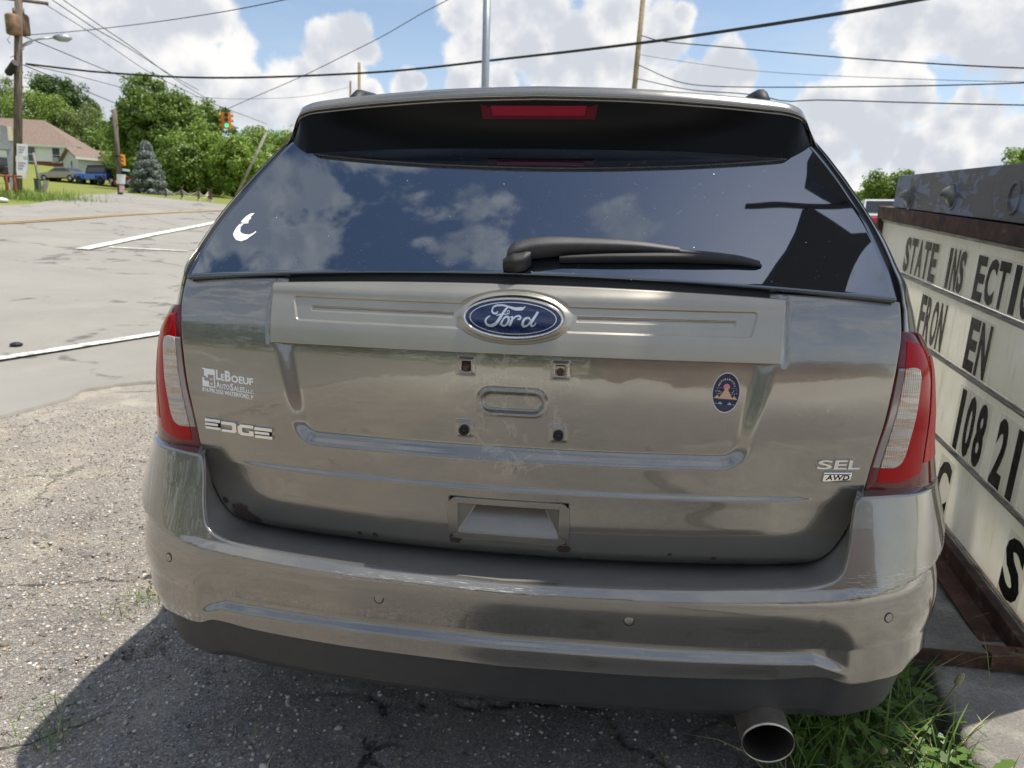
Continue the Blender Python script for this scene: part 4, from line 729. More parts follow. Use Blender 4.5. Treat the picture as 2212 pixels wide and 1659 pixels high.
for i, (px, py) in enumerate(((1977, 428), (2071, 424), (2206, 428))):
    s_, w_ = m_sw(px, py); c = mp(s_, w_, .02)-MQ; V = []; r0 = .040
    e1 = E1/np.linalg.norm(E1); e2 = E2/np.linalg.norm(E2)
    for j in range(9):
        for k_ in range(20):
            th_ = j/8*math.pi/2; ph = 2*math.pi*k_/20; V.append(c+r0*math.cos(th_)*(e1*math.cos(ph)*.85+e2*math.sin(ph)*1.12)+EN*r0*(.95 if i < 2 else -.4)*math.sin(th_)*(1.0+.35*math.sin(ph)))
    link('bulb_hood' if i < 2 else 'bulb_socket', npmesh(np.array(V), gfaces(9, 20, wrap=True), True), M_hood if i < 2 else M_gloss, mq)
    mb = MB(); V = [c+r*(e1*math.cos(q)*.9+e2*math.sin(q)*1.12)+EN*h for r, h in ((.052, 0), (.050, .005), (.042, .005), (.041, 0)) for q in np.linspace(0, 2*math.pi, 20, endpoint=False)]; link('socket_ring', npmesh(np.array(V), gfaces(4, 20, wrap=True), True), M_hd, mq)
M_let = mk('sign_letter_black', (.008, .008, .009), .2, spec=.12, fn=lambda t, b, co: t.put(b, 'Roughness', t.m('MULTIPLY_ADD', t.ss(t.noise(co, 30.0, 5, .6), .45, .7), .25, .22)))
M_card = mk('clear_letter_card', (.86, .84, .76), .4, spec=.2, )
def see_through(m, k):
    t = NT(m.node_tree); b = t.n['Principled BSDF']; tr = t.new('ShaderNodeBsdfTransparent'); mx = t.new('ShaderNodeMixShader'); mx.inputs[0].default_value = k; out = [n for n in t.n if n.type == 'OUTPUT_MATERIAL'][0]; t.l.new(b.outputs[0], mx.inputs[1]); t.l.new(tr.outputs[0], mx.inputs[2]); t.l.new(mx.outputs[0], out.inputs[0])
see_through(M_card, .82)
def word(txt, p0, p1, row, gap=.14, hgt=.86, lean=0.0):
    s0, s1 = m_sw(*p0)[0], m_sw(*p1)[0]; n = len(txt); pt = (s1-s0)/n; w0 = ROW[row]+.012; w1 = w0+(ROW[row+1]-ROW[row]-.03)*hgt
    for i, ch in enumerate(txt):
        a = s0+pt*i; b_ = a+pt; da = pt*gap*.5; v, f = fit_text(ch, 0, 1, 0, 1, lambda x, z, l: tuple(mp(a+da+(b_-a-2*da)*(x if ch not in '1I' else .3+.5*x)+lean*z, w0+(w1-w0)*z, .0065+l*2)-MQ), .0006, .036)
        mb = MB(); mb.add(v, f); mb.build('letter', M_let, mq)
        mb = MB(); j = random.uniform(-.004, .004); mb.add([mp(s, w, o)-MQ for o in (.003, .006) for s, w in ((a+da*.2+j, w0-.010), (b_-da*.2+j, w0-.010), (b_-da*.2+j+lean, w1+.008), (a+da*.2+j+lean, w1+.008))], BOXF); mb.build('letter_card', M_card, mq)
word('STATE', (1951, 583), (2020, 612), 3, .14, .80); word('INS', (2037, 629), (2079, 638), 3, .14, .80); word('ECTION', (2100, 649), (2262, 702), 3, .14, .80)
word('FRON', (1985, 700), (2044, 712), 2); word('EN', (2080, 798), (2129, 825), 2)
word('108', (2055, 953), (2121, 1004), 1, .2); word('21', (2136, 1030), (2200, 1075), 1, .25)
word('C', (2016, 1088), (2045, 1108), 0, .1); word('S', (2160, 1255), (2204, 1300), 0, .1, .8)
# ================================================================== tall sign over the lot (it stands right of the camera; the rear window mirrors it)
ps = empty('pole_sign', (3.35, 1.9, 0), 'tall dark pole sign right of the camera, mirrored in the rear window', 'sign'); PO = np.array([3.35, 1.9, 0])
def slabp(poly, z0, z1, nm, m): mb = MB(); mb.prism(poly, lambda x, y: (x-PO[0], y-PO[1], z0), lambda x, y: (x-PO[0], y-PO[1], z1)); return mb.build(nm, m, ps)
M_psign = mk('dark_sign_sheet', (.05, .05, .052), .6)
arc = [(3.55+.42*math.cos(a), .86+.42*math.sin(a)) for a in np.radians(np.linspace(235, 115, 14))]
slabp([(2.43, 1.36), (2.42, 1.2), (2.37, 1.04), (2.29, .93), (2.225, .82), (2.16, .73), (2.11, .60), (2.08, .3), (2.07, -.2), (3.2, -.2), (3.3, .4)]+arc+[(3.28, 1.24), (3.0, 1.2), (2.73, 1.28)], 6.0, 6.16, 'sign_cabinet', M_psign)
slabp([(2.32, 1.70), (2.39, 1.54), (2.63, 1.46), (2.86, 1.40), (3.6, 1.42), (3.6, 2.1), (2.4, 2.1)], 6.0, 6.16, 'sign_cabinet', M_psign)
mb = MB(); mb.tube([np.array(p)-PO for p in ((1.76, 1.335, 6.02), (2.0, 1.35, 6.03), (2.4, 1.36, 6.03), (2.9, 1.40, 6.05))], .022, 8); mb.build('bracket_rod', M_psign, ps)
mb = MB(); mb.tube([(0, 0, -.1), (0, 0, 6.0)], .09, 14); mb.build('pole', M_psign, ps)
# ================================================================== grass and weeds by the slab
def blades(n, xf, yf, hmin, hmax, wd, lean=.5, zf=gz, seg=4, heads=False):
    x = xf(n); y = yf(n); z = zf(x, y)-.005; h = hmin+(hmax-hmin)*rng.random(n)**1.8; a = rng.uniform(0, 6.283, n); ln = h*lean*rng.random(n)**.7*1.4; tw = rng.normal(0, .5, n)+a+1.57; V = []
    for i in range(seg+1):
        t = i/seg; cx = x+np.cos(a)*ln*t**2; cy = y+np.sin(a)*ln*t**2; cz = z+h*(t-.28*np.clip(ln/h, 0, 1.3)*t**3); w_ = wd*(.55+.45*rng.random())*(1-t**2.2)*.5*(h/hmax)**.5+.0002
        V += [np.stack([cx-np.cos(tw)*w_, cy-np.sin(tw)*w_, cz], -1), np.stack([cx+np.cos(tw)*w_, cy+np.sin(tw)*w_, cz], -1)]
    V = np.stack(V, 1); m = 2*(seg+1); F = np.array([[2*i, 2*i+1, 2*i+3, 2*i+2] for i in range(seg)]); return V.reshape(-1, 3), (F[None]+(np.arange(n)*m)[:, None, None]).reshape(-1, 4)
def leafy(t, b, co, r):
    tr = t.new('ShaderNodeBsdfTranslucent'); bc = b.inputs['Base Color'].links[0].from_socket; t.put(tr, 'Color', bc); mx = t.new('ShaderNodeMixShader'); mx.inputs[0].default_value = .30; out = [n for n in t.n if n.type == 'OUTPUT_MATERIAL'][0]; t.l.new(b.outputs[0], mx.inputs[1]); t.l.new(tr.outputs[0], mx.inputs[2]); t.l.new(mx.outputs[0], out.inputs[0])
M_grass = islands_mat('grass_blades', [(0, (0.082, 0.155, 0.033)), (.4, (0.137, 0.246, 0.051)), (.75, (0.218, 0.328, 0.073)), (.93, (0.364, 0.382, 0.127)), (1, (0.546, 0.455, 0.237))], .5, leafy)
U = lambda a, b: (lambda n: rng.uniform(a, b, n))
v1, f1 = blades(1900, U(.63, 1.10), U(.25, 1.35), .04, .25, .0075, .8); v2, f2 = blades(150, U(.72, 1.12), U(.40, 1.1), .18, .42, .008, .7); v3, f3 = blades(900, U(.62, 1.12), U(.6, 2.4), .04, .2, .006, .8); v4, f4 = blades(130, lambda n: 1.165+.1327*(rng.uniform(-.2, 2.2, n)-.8)+rng.normal(0, .03, n), U(-.1, 2.0), .06, .26, .006, .9)
VV, FF, o_ = [], [], 0
for v, f in ((v1, f1), (v2, f2), (v3, f3), (v4, f4)): VV.append(v); FF.append(f+o_); o_ += len(v)
link('grass', npmesh(np.concatenate(VV), np.concatenate(FF), True), M_grass, kind='stuff')
V, F, o_ = [], [], 0
for i in range(700):   # broad lobed leaves low down
    c = np.array([rng.uniform(.66, 1.12), rng.uniform(.28, 1.0), 0]); c[2] = gz(c[0], c[1])+rng.uniform(.01, .14); a = rng.uniform(0, 6.28); L_ = rng.uniform(.02, .055); d1 = np.array([math.cos(a), math.sin(a), rng.uniform(-.2, .6)]); d2 = np.array([-math.sin(a), math.cos(a), rng.uniform(-.3, .3)])
    sh = [(0, 0), (.25, .22), (.4, .16), (.55, .34), (.7, .22), (.85, .22), (1, 0)]; P_ = [c+d1*L_*u+d2*L_*w for u, w in sh]+[c+d1*L_*u-d2*L_*w for u, w in sh[1:-1]]+[]
    m = len(sh); V += P_; F += [(o_+k, o_+k+1, o_+m+k, o_+m+k-1) if 0 < k < m-2 else ((o_, o_+1, o_+m) if k == 0 else (o_+m-2, o_+m-1, o_+m+m-3)) for k in range(m-1)]; o_ += len(P_)
link('weeds', mesh(V, F, True), islands_mat('weed_leaves', [(0, (.06, .13, .02)), (.6, (.12, .22, .04)), (1, (.20, .30, .07))], .45, leafy), kind='stuff')
M_stalk = mk('weed_stalk', (.14, .19, .06), .6); M_seed = mk('weed_seed_head', (.42, .38, .20), .8, fn=var(400, .4, .002))
for (bx_, by_, tx_, ty_, tz_, lb) in ((.93, .30, .985, .245, .36, 'tallest plantain stalk, pale flower head leaning over the concrete edge'), (.86, .36, .84, .22, .20, 'short plantain stalk with brown seed head low in the grass')):
    w_ = empty('plantain', (bx_, by_, gz(bx_, by_)), lb, 'weed', 'plantain stalks beside the slab'); mb = MB(); P_ = [np.array([(tx_-bx_)*t**1.6, (ty_-by_)*t**1.6, tz_*t]) for t in np.linspace(0, 1, 10)]; mb.tube(P_, .0016, 6); mb.build('stalk', M_stalk, w_, True)
    mb = MB(); d = (P_[-1]-P_[-2]); d /= np.linalg.norm(d); mb.tube([P_[-1]+d*h for h in (-.004, .0, .012, .026, .034)], [.002, .0062, .0078, .006, .001], 9); mb.build('seed_head', M_seed, w_, True)
V, F, o_ = [], [], 0
for px, py, n, r in ((142, 1577, 70, .045), (107, 1612, 34, .03), (322, 1297, 60, .04), (255, 1330, 26, .04), (100, 1535, 22, .05), (560, 1640, 20, .1), (1440, 1640, 24, .12)):
    X = onT(px, py); v, f = blades(n, lambda k: X[0]+rng.normal(0, r, k), lambda k: X[1]+rng.normal(0, r, k), .015, .075, .0035, 1.0); V.append(v); F.append(f+o_); o_ += len(v)
link('grass_tufts', npmesh(np.concatenate(V), np.concatenate(F), True), M_grass, kind='stuff')
# ================================================================== ROAD
nearE = [(-5.5, -30), (-4.4, -6), (-4.0, 0)] + [tuple(onT(*q)[:2]) for q in ((0, 905), (75, 888), (150, 866), (185, 846), (230, 840), (335, 830))] + [(-2.9, 4.6), (-2.2, 6.2), (-.8, 8.4), (1.6, 11), (5, 13.5), (12, 17), (40, 27)]
farE = [(-24, -30), (-22, -6), (-20.5, 6)] + [tuple(onT(*q)[:2]) for q in ((-60, 462), (0, 447), (60, 444), (105, 436), (150, 430), (200, 421), (258, 417), (350, 428), (450, 439), (500, 445))] + [(-9, 33), (0, 31), (14, 33), (45, 48)]
nA, mA = 420, 90

def lin_res(p, n): p = np.array(p, float); s = np.r_[0, np.cumsum(np.linalg.norm(np.diff(p, axis=0), axis=1))]; return s, p
def par(p, key, n):
    """resample so that the dense middle stretch gets most points"""
    s, p = lin_res(p, n); dens = np.interp(np.linspace(0, 1, n), [0, .12, .75, 1], [0, key[0], key[1], s[-1]]); return np.stack([np.interp(dens, s, p[:, k]) for k in range(2)], -1)
sN, _ = lin_res(nearE, 1); sF, _ = lin_res(farE, 1)
NE = par(nearE, (sN[2], sN[11]), nA); FE = par(farE, (sF[2], sF[13]), nA)
NE = NE+(.07*(fbm(NE*[3.1, 3.1] @ np.array([1, 0]), NE[:, 1]*3.1, 4, 51)-.5)*2+.03*(fbm(NE[:, 0]*14, NE[:, 1]*14, 3, 52)-.5)*2)[:, None]*np.array([1, -.3])
tt = np.linspace(0, 1, mA)**2.2; RX = NE[:, None]*(1-tt[None, :, None])+FE[:, None]*tt[None, :, None]; RZ = T(RX[..., 0], RX[..., 1])+.028+.012*(fbm(RX[..., 0]*1.5, RX[..., 1]*1.5, 3, 53)-.5)*sst(tt, .5, .0)[None]
edge_dn = np.concatenate([RX[:, :1], RZ[:, :1, None]-.05], -1); R3 = np.concatenate([edge_dn, np.concatenate([RX, RZ[..., None]], -1)], 1)
def road_fn(t, b, co):
    n = t.noise(co, .55, 7, .7, .5); m = t.noise(co, 3.0, 6, .7); f = t.noise(co, 95.0, 4, .75)
    mp_ = t.new('ShaderNodeMapping'); t.put(mp_, 0, co); mp_.inputs['Rotation'].default_value = (0, 0, .12); mp_.inputs['Scale'].default_value = (.8, .05, 1)
    w = t.noise(mp_, 1.4, 5, .6)
    col = t.mix(t.ss(n, .3, .7), (.265, .247, .214), (.335, .314, .272)); col = t.mix(t.m('MULTIPLY', t.ss(w, .46, .66), .7), col, (.30, .28, .25)); col = t.mix(t.m('MULTIPLY', t.ss(f, .45, .75), .38), col, (.20, .185, .165)); col = t.mix(t.m('MULTIPLY', t.ss(t.voro(co, 85.0), .18, .08), .6), col, (.50, .46, .39))
    d = t.vm('ADD', co, t.vm('SCALE', t.new('ShaderNodeTexNoise', k2=1.6).outputs[1], (0, 0, 0))); nz = t.new('ShaderNodeTexNoise', k2=1.3); t.put(nz, 0, co); dv = t.new('ShaderNodeVectorMath', operation='MULTIPLY_ADD'); t.put(dv, 0, nz.outputs[1]); dv.inputs[1].default_value = (1.6, 1.6, 0); t.put(dv, 2, co)
    ck = t.voro(dv.outputs[0], .34, 'DISTANCE_TO_EDGE'); ck = t.m('MULTIPLY', t.ss(ck, .030, .008), t.ss(m, .46, .58)); col = t.mix(t.m('MULTIPLY', ck, .75), col, (.09, .085, .08))
    patch = t.ss(t.noise(co, .22, 2, .4), .60, .62); col = t.mix(t.m('MULTIPLY', patch, .35), col, (.29, .275, .25))
    t.put(b, 'Base Color', col); t.put(b, 'Normal', t.bump(f, .004))
M_road = mk('worn_grey_road', (.3, .28, .25), .9, fn=road_fn)
road = link('road', gmesh(R3, False), M_road, kind='structure')
def road_z(x, y): return T(x, y)+.036
def line_fn(c):
    def fn(t, b, co): n = t.noise(co, 7.0, 6, .75); f = t.noise(co, 60.0, 4, .7); t.put(b, 'Base Color', t.mix(t.ss(t.m('ADD', n, t.m('MULTIPLY', f, .5)), .70, .88), c, (.30, .28, .24)))
    return fn
M_wl = mk('road_white', (.78, .77, .72), .8, fn=line_fn((.80, .79, .74))); M_yl = mk('road_yellow', (.52, .33, .08), .8, fn=line_fn((.46, .30, .09)))
def stripe(name, pts, wd, mat, ext=(0, 0)):
    p = np.array([onT(*q)[:2] for q in pts]); d0 = p[0]-p[1]; d1 = p[-1]-p[-2]; p = np.concatenate([[p[0]+d0/np.linalg.norm(d0)*max(ext[0], .05)], p, [p[-1]+d1/np.linalg.norm(d1)*max(ext[1], .05)]])
    q = poly_resample(p, 90); t = np.gradient(q, axis=0); t /= np.linalg.norm(t, axis=1)[:, None]; nn = np.stack([-t[:, 1], t[:, 0]], -1); jit = (.02*(fbm(q[:, 0]*9, q[:, 1]*9, 3, 61)-.5))[:, None]
    rows = [q+nn*(wd*k)+nn*jit*(1 if k else 0) for k in (-.5, 0, .5)]; g = np.stack(rows, 1); z = road_z(g[..., 0], g[..., 1])+.014; return link(name, gmesh(np.concatenate([g, z[..., None]], -1)), mat, road)
stripe('white_line', [(0, 786), (170, 758), (335, 731)], .12, M_wl, (9, 3.2))
stripe('white_line', [(180, 543), (320, 513), (455, 486)], .24, M_wl, (0, 4)); stripe('white_line', [(242, 539), (400, 547)], .10, M_wl)
for dy in (0, 3): stripe('yellow_line', [(-80, 488+dy), (0, 484+dy), (130, 476+dy), (250, 467+dy*.8), (360, 461+dy*.6), (450, 457+dy*.6)], .13, M_yl, (8, 10))
# ================================================================== VEGETATION
M_leafs = {k: islands_mat('leaves_'+k, st, .55, leafy) for k, st in dict(
    mid=[(0, (0.088, 0.157, 0.029)), (.5, (0.165, 0.263, 0.044)), (1, (0.280, 0.358, 0.070))], yellow=[(0, (0.132, 0.221, 0.037)), (.5, (0.235, 0.347, 0.060)), (1, (0.357, 0.440, 0.103))], dark=[(0, (0.046, 0.095, 0.024)), (.5, (0.081, 0.157, 0.037)), (1, (0.152, 0.221, 0.052))],
    olive=[(0, (0.125, 0.189, 0.041)), (.5, (0.201, 0.269, 0.073)), (1, (0.319, 0.359, 0.129))], spruce=[(0, (0.139, 0.179, 0.151)), (.5, (0.241, 0.283, 0.252)), (1, (0.381, 0.400, 0.373))], lime=[(0, (0.128, 0.221, 0.032)), (.5, (0.229, 0.358, 0.052)), (1, (0.381, 0.462, 0.091))]).items()}
M_bark = mk('bark', (.09, .07, .055), .9, fn=var(8, .4, .02, 30))
def leaf_cloud(C, size, n_per, spread):
    """leaf clumps: many small leaf faces round each centre C (m,3) of radius spread (m,)"""
    m = len(C); c = np.repeat(C, n_per, 0); r = np.repeat(spread, n_per); d = rng.normal(0, 1, (m*n_per, 3)); d /= np.linalg.norm(d, axis=1)[:, None]; rad = rng.random(m*n_per)**.45; p = c+d*(r*rad)[:, None]*np.array([1, 1, .75])
    nrm = d*.7+rng.normal(0, .55, d.shape)+np.array([0, 0, .35]); nrm /= np.linalg.norm(nrm, axis=1)[:, None]; a = np.cross(nrm, rng.normal(0, 1, d.shape)); a /= np.linalg.norm(a, axis=1)[:, None]; b_ = np.cross(nrm, a); s = size*rng.uniform(.55, 1.25, len(p))[:, None]
    V = np.stack([p-a*s, p+b_*s*.55+nrm*s*.12, p+a*s, p-b_*s*.55+nrm*s*.12], 1); return V.reshape(-1, 3), np.arange(len(p)*4).reshape(-1, 4)
def tree(name, base, W, H, Dp, mat, label, group=None, cat='tree', clumps=90, per=90, leaf=.16, trunk=.25, c0=.22, shape='round', cr=.17):
    """base (3), crown width W, total height H, depth Dp; the crown starts at c0*H"""
    o = empty(name, base, label, cat, group); k = 0; C = []
    while len(C) < clumps:
        q = rng.uniform(-1, 1, 3)
        if shape == 'round':
            rr = np.linalg.norm(q)
            if rr > 1 or rng.random() > .25+.75*rr: continue
            lump = 1+.22*math.sin(q[0]*5+base[0])*math.cos(q[2]*4+base[1]); C.append(q*lump*np.array([1, 1, 1]))
        elif shape == 'low':
            if np.hypot(q[0], q[1]) > 1 or q[2] > (1-.55*np.hypot(q[0], q[1])**2)*(.75+.25*math.sin(q[0]*6+base[0]*3)): continue
            C.append(q)
    leaf *= .74; per = int(per*1.7); C = np.array(C)*np.array([W/2, Dp/2, H*(1-c0)/2])*.88+np.array([0, 0, H*(1+c0)/2]); sp = np.full(clumps, min(W, H)*cr)*rng.uniform(.6, 1.25, clumps); v, f = leaf_cloud(C, leaf, per, sp); v[:, 2] = np.maximum(v[:, 2], .05)
    link('crown', npmesh(v, f), M_leafs[mat], o)
    mb = MB(); top = np.array([rng.normal(0, .06)*W, 0, H*.72]); mb.tube([(0, 0, -.6), (0, 0, .0), tuple(top*.3+np.array([.02*W, 0, 0])), tuple(top*.65), tuple(top)], [trunk*1.3, trunk, trunk*.8, trunk*.5, trunk*.15], 8)
    for i in range(7): e = C[rng.integers(len(C))]; s_ = top*rng.uniform(.4, .8); mb.tube([s_, s_*.5+e*.5+np.array([0, 0, .05*H]), e], [trunk*.4, trunk*.24, trunk*.06], 6)
    mb.build('trunk', M_bark, o, True); return o
def pxm(px, py, D): return abs(D)/FPX*math.hypot(*(ray(px, py)[:2]))**-1*1.0
def tree_px(name, px, ptop, pbot, wpx, D, mat, label, **kw):
    """tree of the width wpx and height seen on the photograph, standing at distance D"""
    b_ = at(px, pbot, D); g_ = float(T(b_[0], b_[1])); t_ = at(px, ptop, D)[2]; d = ray(px, pbot); k = D/math.hypot(d[0], d[1])/FPX
    W_ = wpx*k*math.cos(math.atan2(d[0], d[1])+math.radians(7.1)); H_ = t_-g_; return tree(name, (b_[0], b_[1], g_), W_, H_, W_*.85, mat, label, **kw)
TG = 'trees on the hill behind the road'
tree_px('maple_tree', 352, 152, 400, 215, 66, 'mid', 'tallest broad green tree behind the blue spruce', clumps=150, per=120, leaf=.20, c0=.12, cr=.14)
tree_px('tree', 5, 158, 330, 120, 128, 'olive', 'thin olive tree at the far left behind the transformer pole', group=TG, per=55, leaf=.18, cr=.15)
tree_px('tree', 138, 156, 330, 120, 135, 'dark', 'dark round-topped tree highest on the hill behind the white house', group=TG, leaf=.3)
tree_px('tree', 200, 200, 330, 56, 130, 'dark', 'small dark tree beside the gap of sky left of the tallest tree', group=TG, leaf=.26, clumps=50)
tree_px('tree', 88, 190, 345, 165, 122, 'yellow', 'yellow-green bushy tree rising right behind the white house roof', group=TG, leaf=.22, clumps=120, c0=.05)
tree_px('tree', 172, 222, 355, 150, 120, 'olive', 'olive scrubby tree between the white house and the small garage roof', group=TG, leaf=.2, clumps=110, c0=.05)
tree_px('tree', 236, 262, 380, 90, 112, 'mid', 'low green tree behind the right end of the garage', group=TG, leaf=.2, c0=.05)
tree_px('tree', 440, 268, 412, 150, 62, 'lime', 'bright green bushy tree right of the blue spruce', group=TG, leaf=.17, clumps=130, per=110, c0=.0, cr=.15)
tree_px('tree', 470, 205, 330, 105, 80, 'mid', 'tree on the right shoulder of the tallest tree, behind the traffic light', group=TG, leaf=.2, clumps=80, c0=.2)
tree_px('tree', 512, 285, 425, 120, 58, 'lime', 'low bright green tree beside the leaning pole', group=TG, leaf=.16, clumps=110, c0=.0)
tree_px('tree', 395, 300, 405, 120, 60, 'mid', 'dense low green tree between the spruce and the round shrub', group=TG, leaf=.17, clumps=90, c0=.0)
tree_px('tree', 560, 262, 430, 130, 85, 'yellow', 'pale yellow-green tree behind the top of the leaning pole', group=TG, leaf=.2, clumps=100, c0=.05)
tree_px('tree', 640, 270, 440, 150, 80, 'lime', 'tree hidden mostly behind the left corner of the rear window', group=TG, leaf=.2, clumps=90, c0=.05)
tree_px('tree', 300, 262, 400, 110, 80, 'mid', 'green tree behind the spruce, left of the tallest tree trunk', group=TG, leaf=.2, clumps=90, c0=.02)
tree_px('tree', 1912, 366, 520, 120, 62, 'mid', 'nearer green tree just above the left end of the marquee sign', group='trees beyond the marquee sign', leaf=.16, clumps=70, c0=.15)
tree_px('tree', 1858, 388, 520, 85, 78, 'yellow', 'low pale tree beside the right rear quarter of the SUV', group='trees beyond the marquee sign', leaf=.18, clumps=60, c0=.05)
tree_px('tree', 2225, 292, 500, 230, 44, 'lime', 'green tree rising behind the top right of the marquee sign', group='trees beyond the marquee sign', leaf=.13, clumps=110, per=70, c0=.2, cr=.12)
# blue spruce
sb = at(321, 396, 54); sg_ = float(T(sb[0], sb[1])); spr = empty('blue_spruce', (sb[0], sb[1], sg_), 'conical blue spruce on the lawn right of the garage', 'spruce'); Hs = at(321, 311, 54)[2]-sg_; C = []
for i in range(260):
    h = rng.random()**.8; r = (1-h)**.85*Hs*.46*(.82+.18*math.sin(h*34)); a = rng.uniform(0, 6.28); k = rng.random()**.4; C.append((r*k*math.cos(a), r*k*math.sin(a), .1+h*Hs*.97-.25*k*(1-h)))
v, f = leaf_cloud(np.array(C), .085, 130, np.full(260, .27)); link('crown', npmesh(v, f), M_leafs['spruce'], spr); mb = MB(); mb.tube([(0, 0, -.5), (0, 0, Hs*.9)], [.16, .02], 8); mb.build('trunk', M_bark, spr)
tree_px('round_shrub', 390, 390, 403, 34, 68, 'lime', 'small round clipped shrub on the lawn behind the chain fence', cat='shrub', clumps=30, per=60, leaf=.10, c0=.0, trunk=.05, shape='low', cr=.22)
# scrub that closes the hill side, and the tree line behind the camera that the paint mirrors
def band(name, pts, hgt, dep, n, mat, leaf):
    p = poly_resample(pts, n); c = np.stack([p[:, 0]+rng.normal(0, dep, n), p[:, 1]+rng.normal(0, dep, n), np.zeros(n)], -1); c[:, 2] = T(c[:, 0], c[:, 1])+rng.random(n)**.7*hgt*(.55+.45*fbm(p[:, 0]*.13, p[:, 1]*.13, 3, 71)); v, f = leaf_cloud(c, leaf, 60, np.full(n, hgt*.2)); return link(name, npmesh(v, f), M_leafs[mat], kind='stuff')
band('undergrowth', [tuple(at(x, 400, D)[:2]) for x, D in ((-60, 128), (60, 126), (180, 122), (270, 112), (360, 84), (450, 68), (520, 66), (620, 84), (760, 100))], 5.5, 2.2, 420, 'mid', .24)
band('far_woods', [(-60, 150), (-30, 135), (0, 128), (22, 124)], 9, 3.0, 420, 'mid', .40)
band('tree_line', [(-60, 20), (-52, -5), (-40, -28), (-18, -38), (4, -44)], 15, 3.0, 420, 'dark', .42)
# roadside grass at the left
X0 = onT(60, 432); gv, gf_ = [], []; o_ = 0
for px, py, n, r in ((10, 430, 500, .7), (40, 428, 500, .8), (75, 430, 400, .8), (110, 428, 260, .7), (145, 426, 120, .6), (-30, 432, 400, .8), (20, 436, 300, .4), (60, 418, 260, 1.0)):
    X = at(px, py, 34 if py < 420 else 30); v, f = blades(n, lambda k: X[0]+rng.normal(0, r, k), lambda k: X[1]+rng.normal(0, r, k), .10, .38, .03, .6, T); gv.append(v); gf_.append(f+o_); o_ += len(v)
link('roadside_grass', npmesh(np.concatenate(gv), np.concatenate(gf_), True), islands_mat('roadside_grass', [(0, (.11, .20, .03)), (.6, (.20, .31, .05)), (1, (.34, .36, .11))], .6, leafy), kind='stuff')
# ================================================================== POLES, WIRES, SIGNALS
M_wood = mk('weathered_pole_wood', (.13, .10, .08), .85, fn=lambda t, b, co: (t.put(b, 'Base Color', t.mix(t.ss(t.noise(t.vm('MULTIPLY', co, (6, 6, .5)), 3.0, 5, .65), .35, .65), (.075, .058, .045), (.21, .165, .125))), None)[1])
M_tan = mk('tan_pole_wood', (.30, .23, .14), .85, fn=var(3, .25)); M_grey = mk('galvanised_steel', (.36, .38, .41), .45, .6, fn=var(2, .1)); M_wire = mk('black_cable', (.012, .013, .014), .6)
M_or = mk('signal_orange', (.62, .25, .02), .45); M_dk = mk('signal_dark', (.015, .014, .012), .5); M_wsign = mk('white_sign_face', (.72, .72, .70), .5, fn=var(3, .12)); M_cream = mk('cream_trim', (.72, .66, .46), .6)
def pole(name, bpx, D, tpx, r0, r1, mat, label, zt=None, cat='pole', group=None):
    b_ = at(*bpx, D); b_[2] = T(b_[0], b_[1]); t_ = at(*tpx, D); d = t_-b_
    if zt: t_ = b_+d*zt
    o = empty(name, b_, label, cat, group); mb = MB(); mb.tube([np.array([0, 0, 0])-(t_-b_)*.03, (t_-b_)*.5, t_-b_], [r0, (r0+r1)/2, r1], 14); mb.build('shaft', mat, o, True); return o, b_, t_
up, ub, ut = pole('utility_pole', (37, 408), 33, (40, 0), .15, .12, M_wood, 'big wooden utility pole with two transformers and a street light arm', 1.16, 'utility pole')
lc = lambda px, py, D=33, b_=None: at(px, py, D)-(ub if b_ is None else b_)
# transformers, crossarm, lamp arm, fliers
for nm, px, mt_, off in (('transformer', 31, mk('rusty_transformer', (.20, .115, .06), .6, fn=var(4, .5)), -.3), ('transformer', 50, mk('brown_transformer', (.16, .10, .06), .6, fn=var(4, .4)), .25)):
    p0, p1 = lc(px, 75, 33+off), lc(px, 32, 33+off); mb = MB(); mb.lathe([(.0, 0), (.22, .0), (.24, .04), (.24, p1[2]-p0[2]-.06), (.20, p1[2]-p0[2]), (0, p1[2]-p0[2]+.02)], tuple(p0), 2, 20); mb.tube([p1+np.array([0, 0, -.02]), p1+np.array([0, 0, .22])], .05, 8); mb.build(nm, mt_, up, True)
mb = MB(); p0, p1 = lc(-20, -8), lc(105, 8); mb.tube([p0, p1], .06, 6); mb.build('crossarm', M_wood, up)
mb = MB(); mb.tube([lc(44, 100), lc(62, 90), lc(85, 84), lc(118, 81)], .035, 8); mb.tube([lc(44, 104), lc(70, 92)], .02, 6); mb.build('lamp_arm', M_grey, up, True)
mb = MB(); a, b_ = lc(116, 81), lc(156, 83); mb.tube([a, a*.7+b_*.3, a*.3+b_*.7, b_], [.07, .13, .14, .03], 10); mb.build('lamp_head', M_grey, up, True)
for i, (x0, x1, y0, y1) in enumerate(((36, 60, 310, 336), (34, 50, 336, 348), (35, 61, 344, 372), (36, 57, 372, 384))):
    q = [lc(x0, y0, 32.7), lc(x1, y0+2, 32.7), lc(x1, y1+2, 32.7), lc(x0, y1, 32.7)]; dv_ = np.array([-.02, .025, 0]); mb = MB(); mb.add([*q, *[p+dv_ for p in q]], BOXF); mb.build('flier', M_wsign, up)
    if i in (0, 2):
        mb = MB()
        for k in range(3): e = lambda u, w: q[0]+(q[1]-q[0])*u+(q[3]-q[0])*w-dv_*.2; mb.add([e(.15, .2+.22*k), e(.8-.12*k, .2+.22*k), e(.8-.12*k, .3+.22*k), e(.15, .3+.22*k)], [(0, 1, 2, 3)])
        mb.build('flier_print', mk('faded_print', (.40, .30, .42), .6), up)
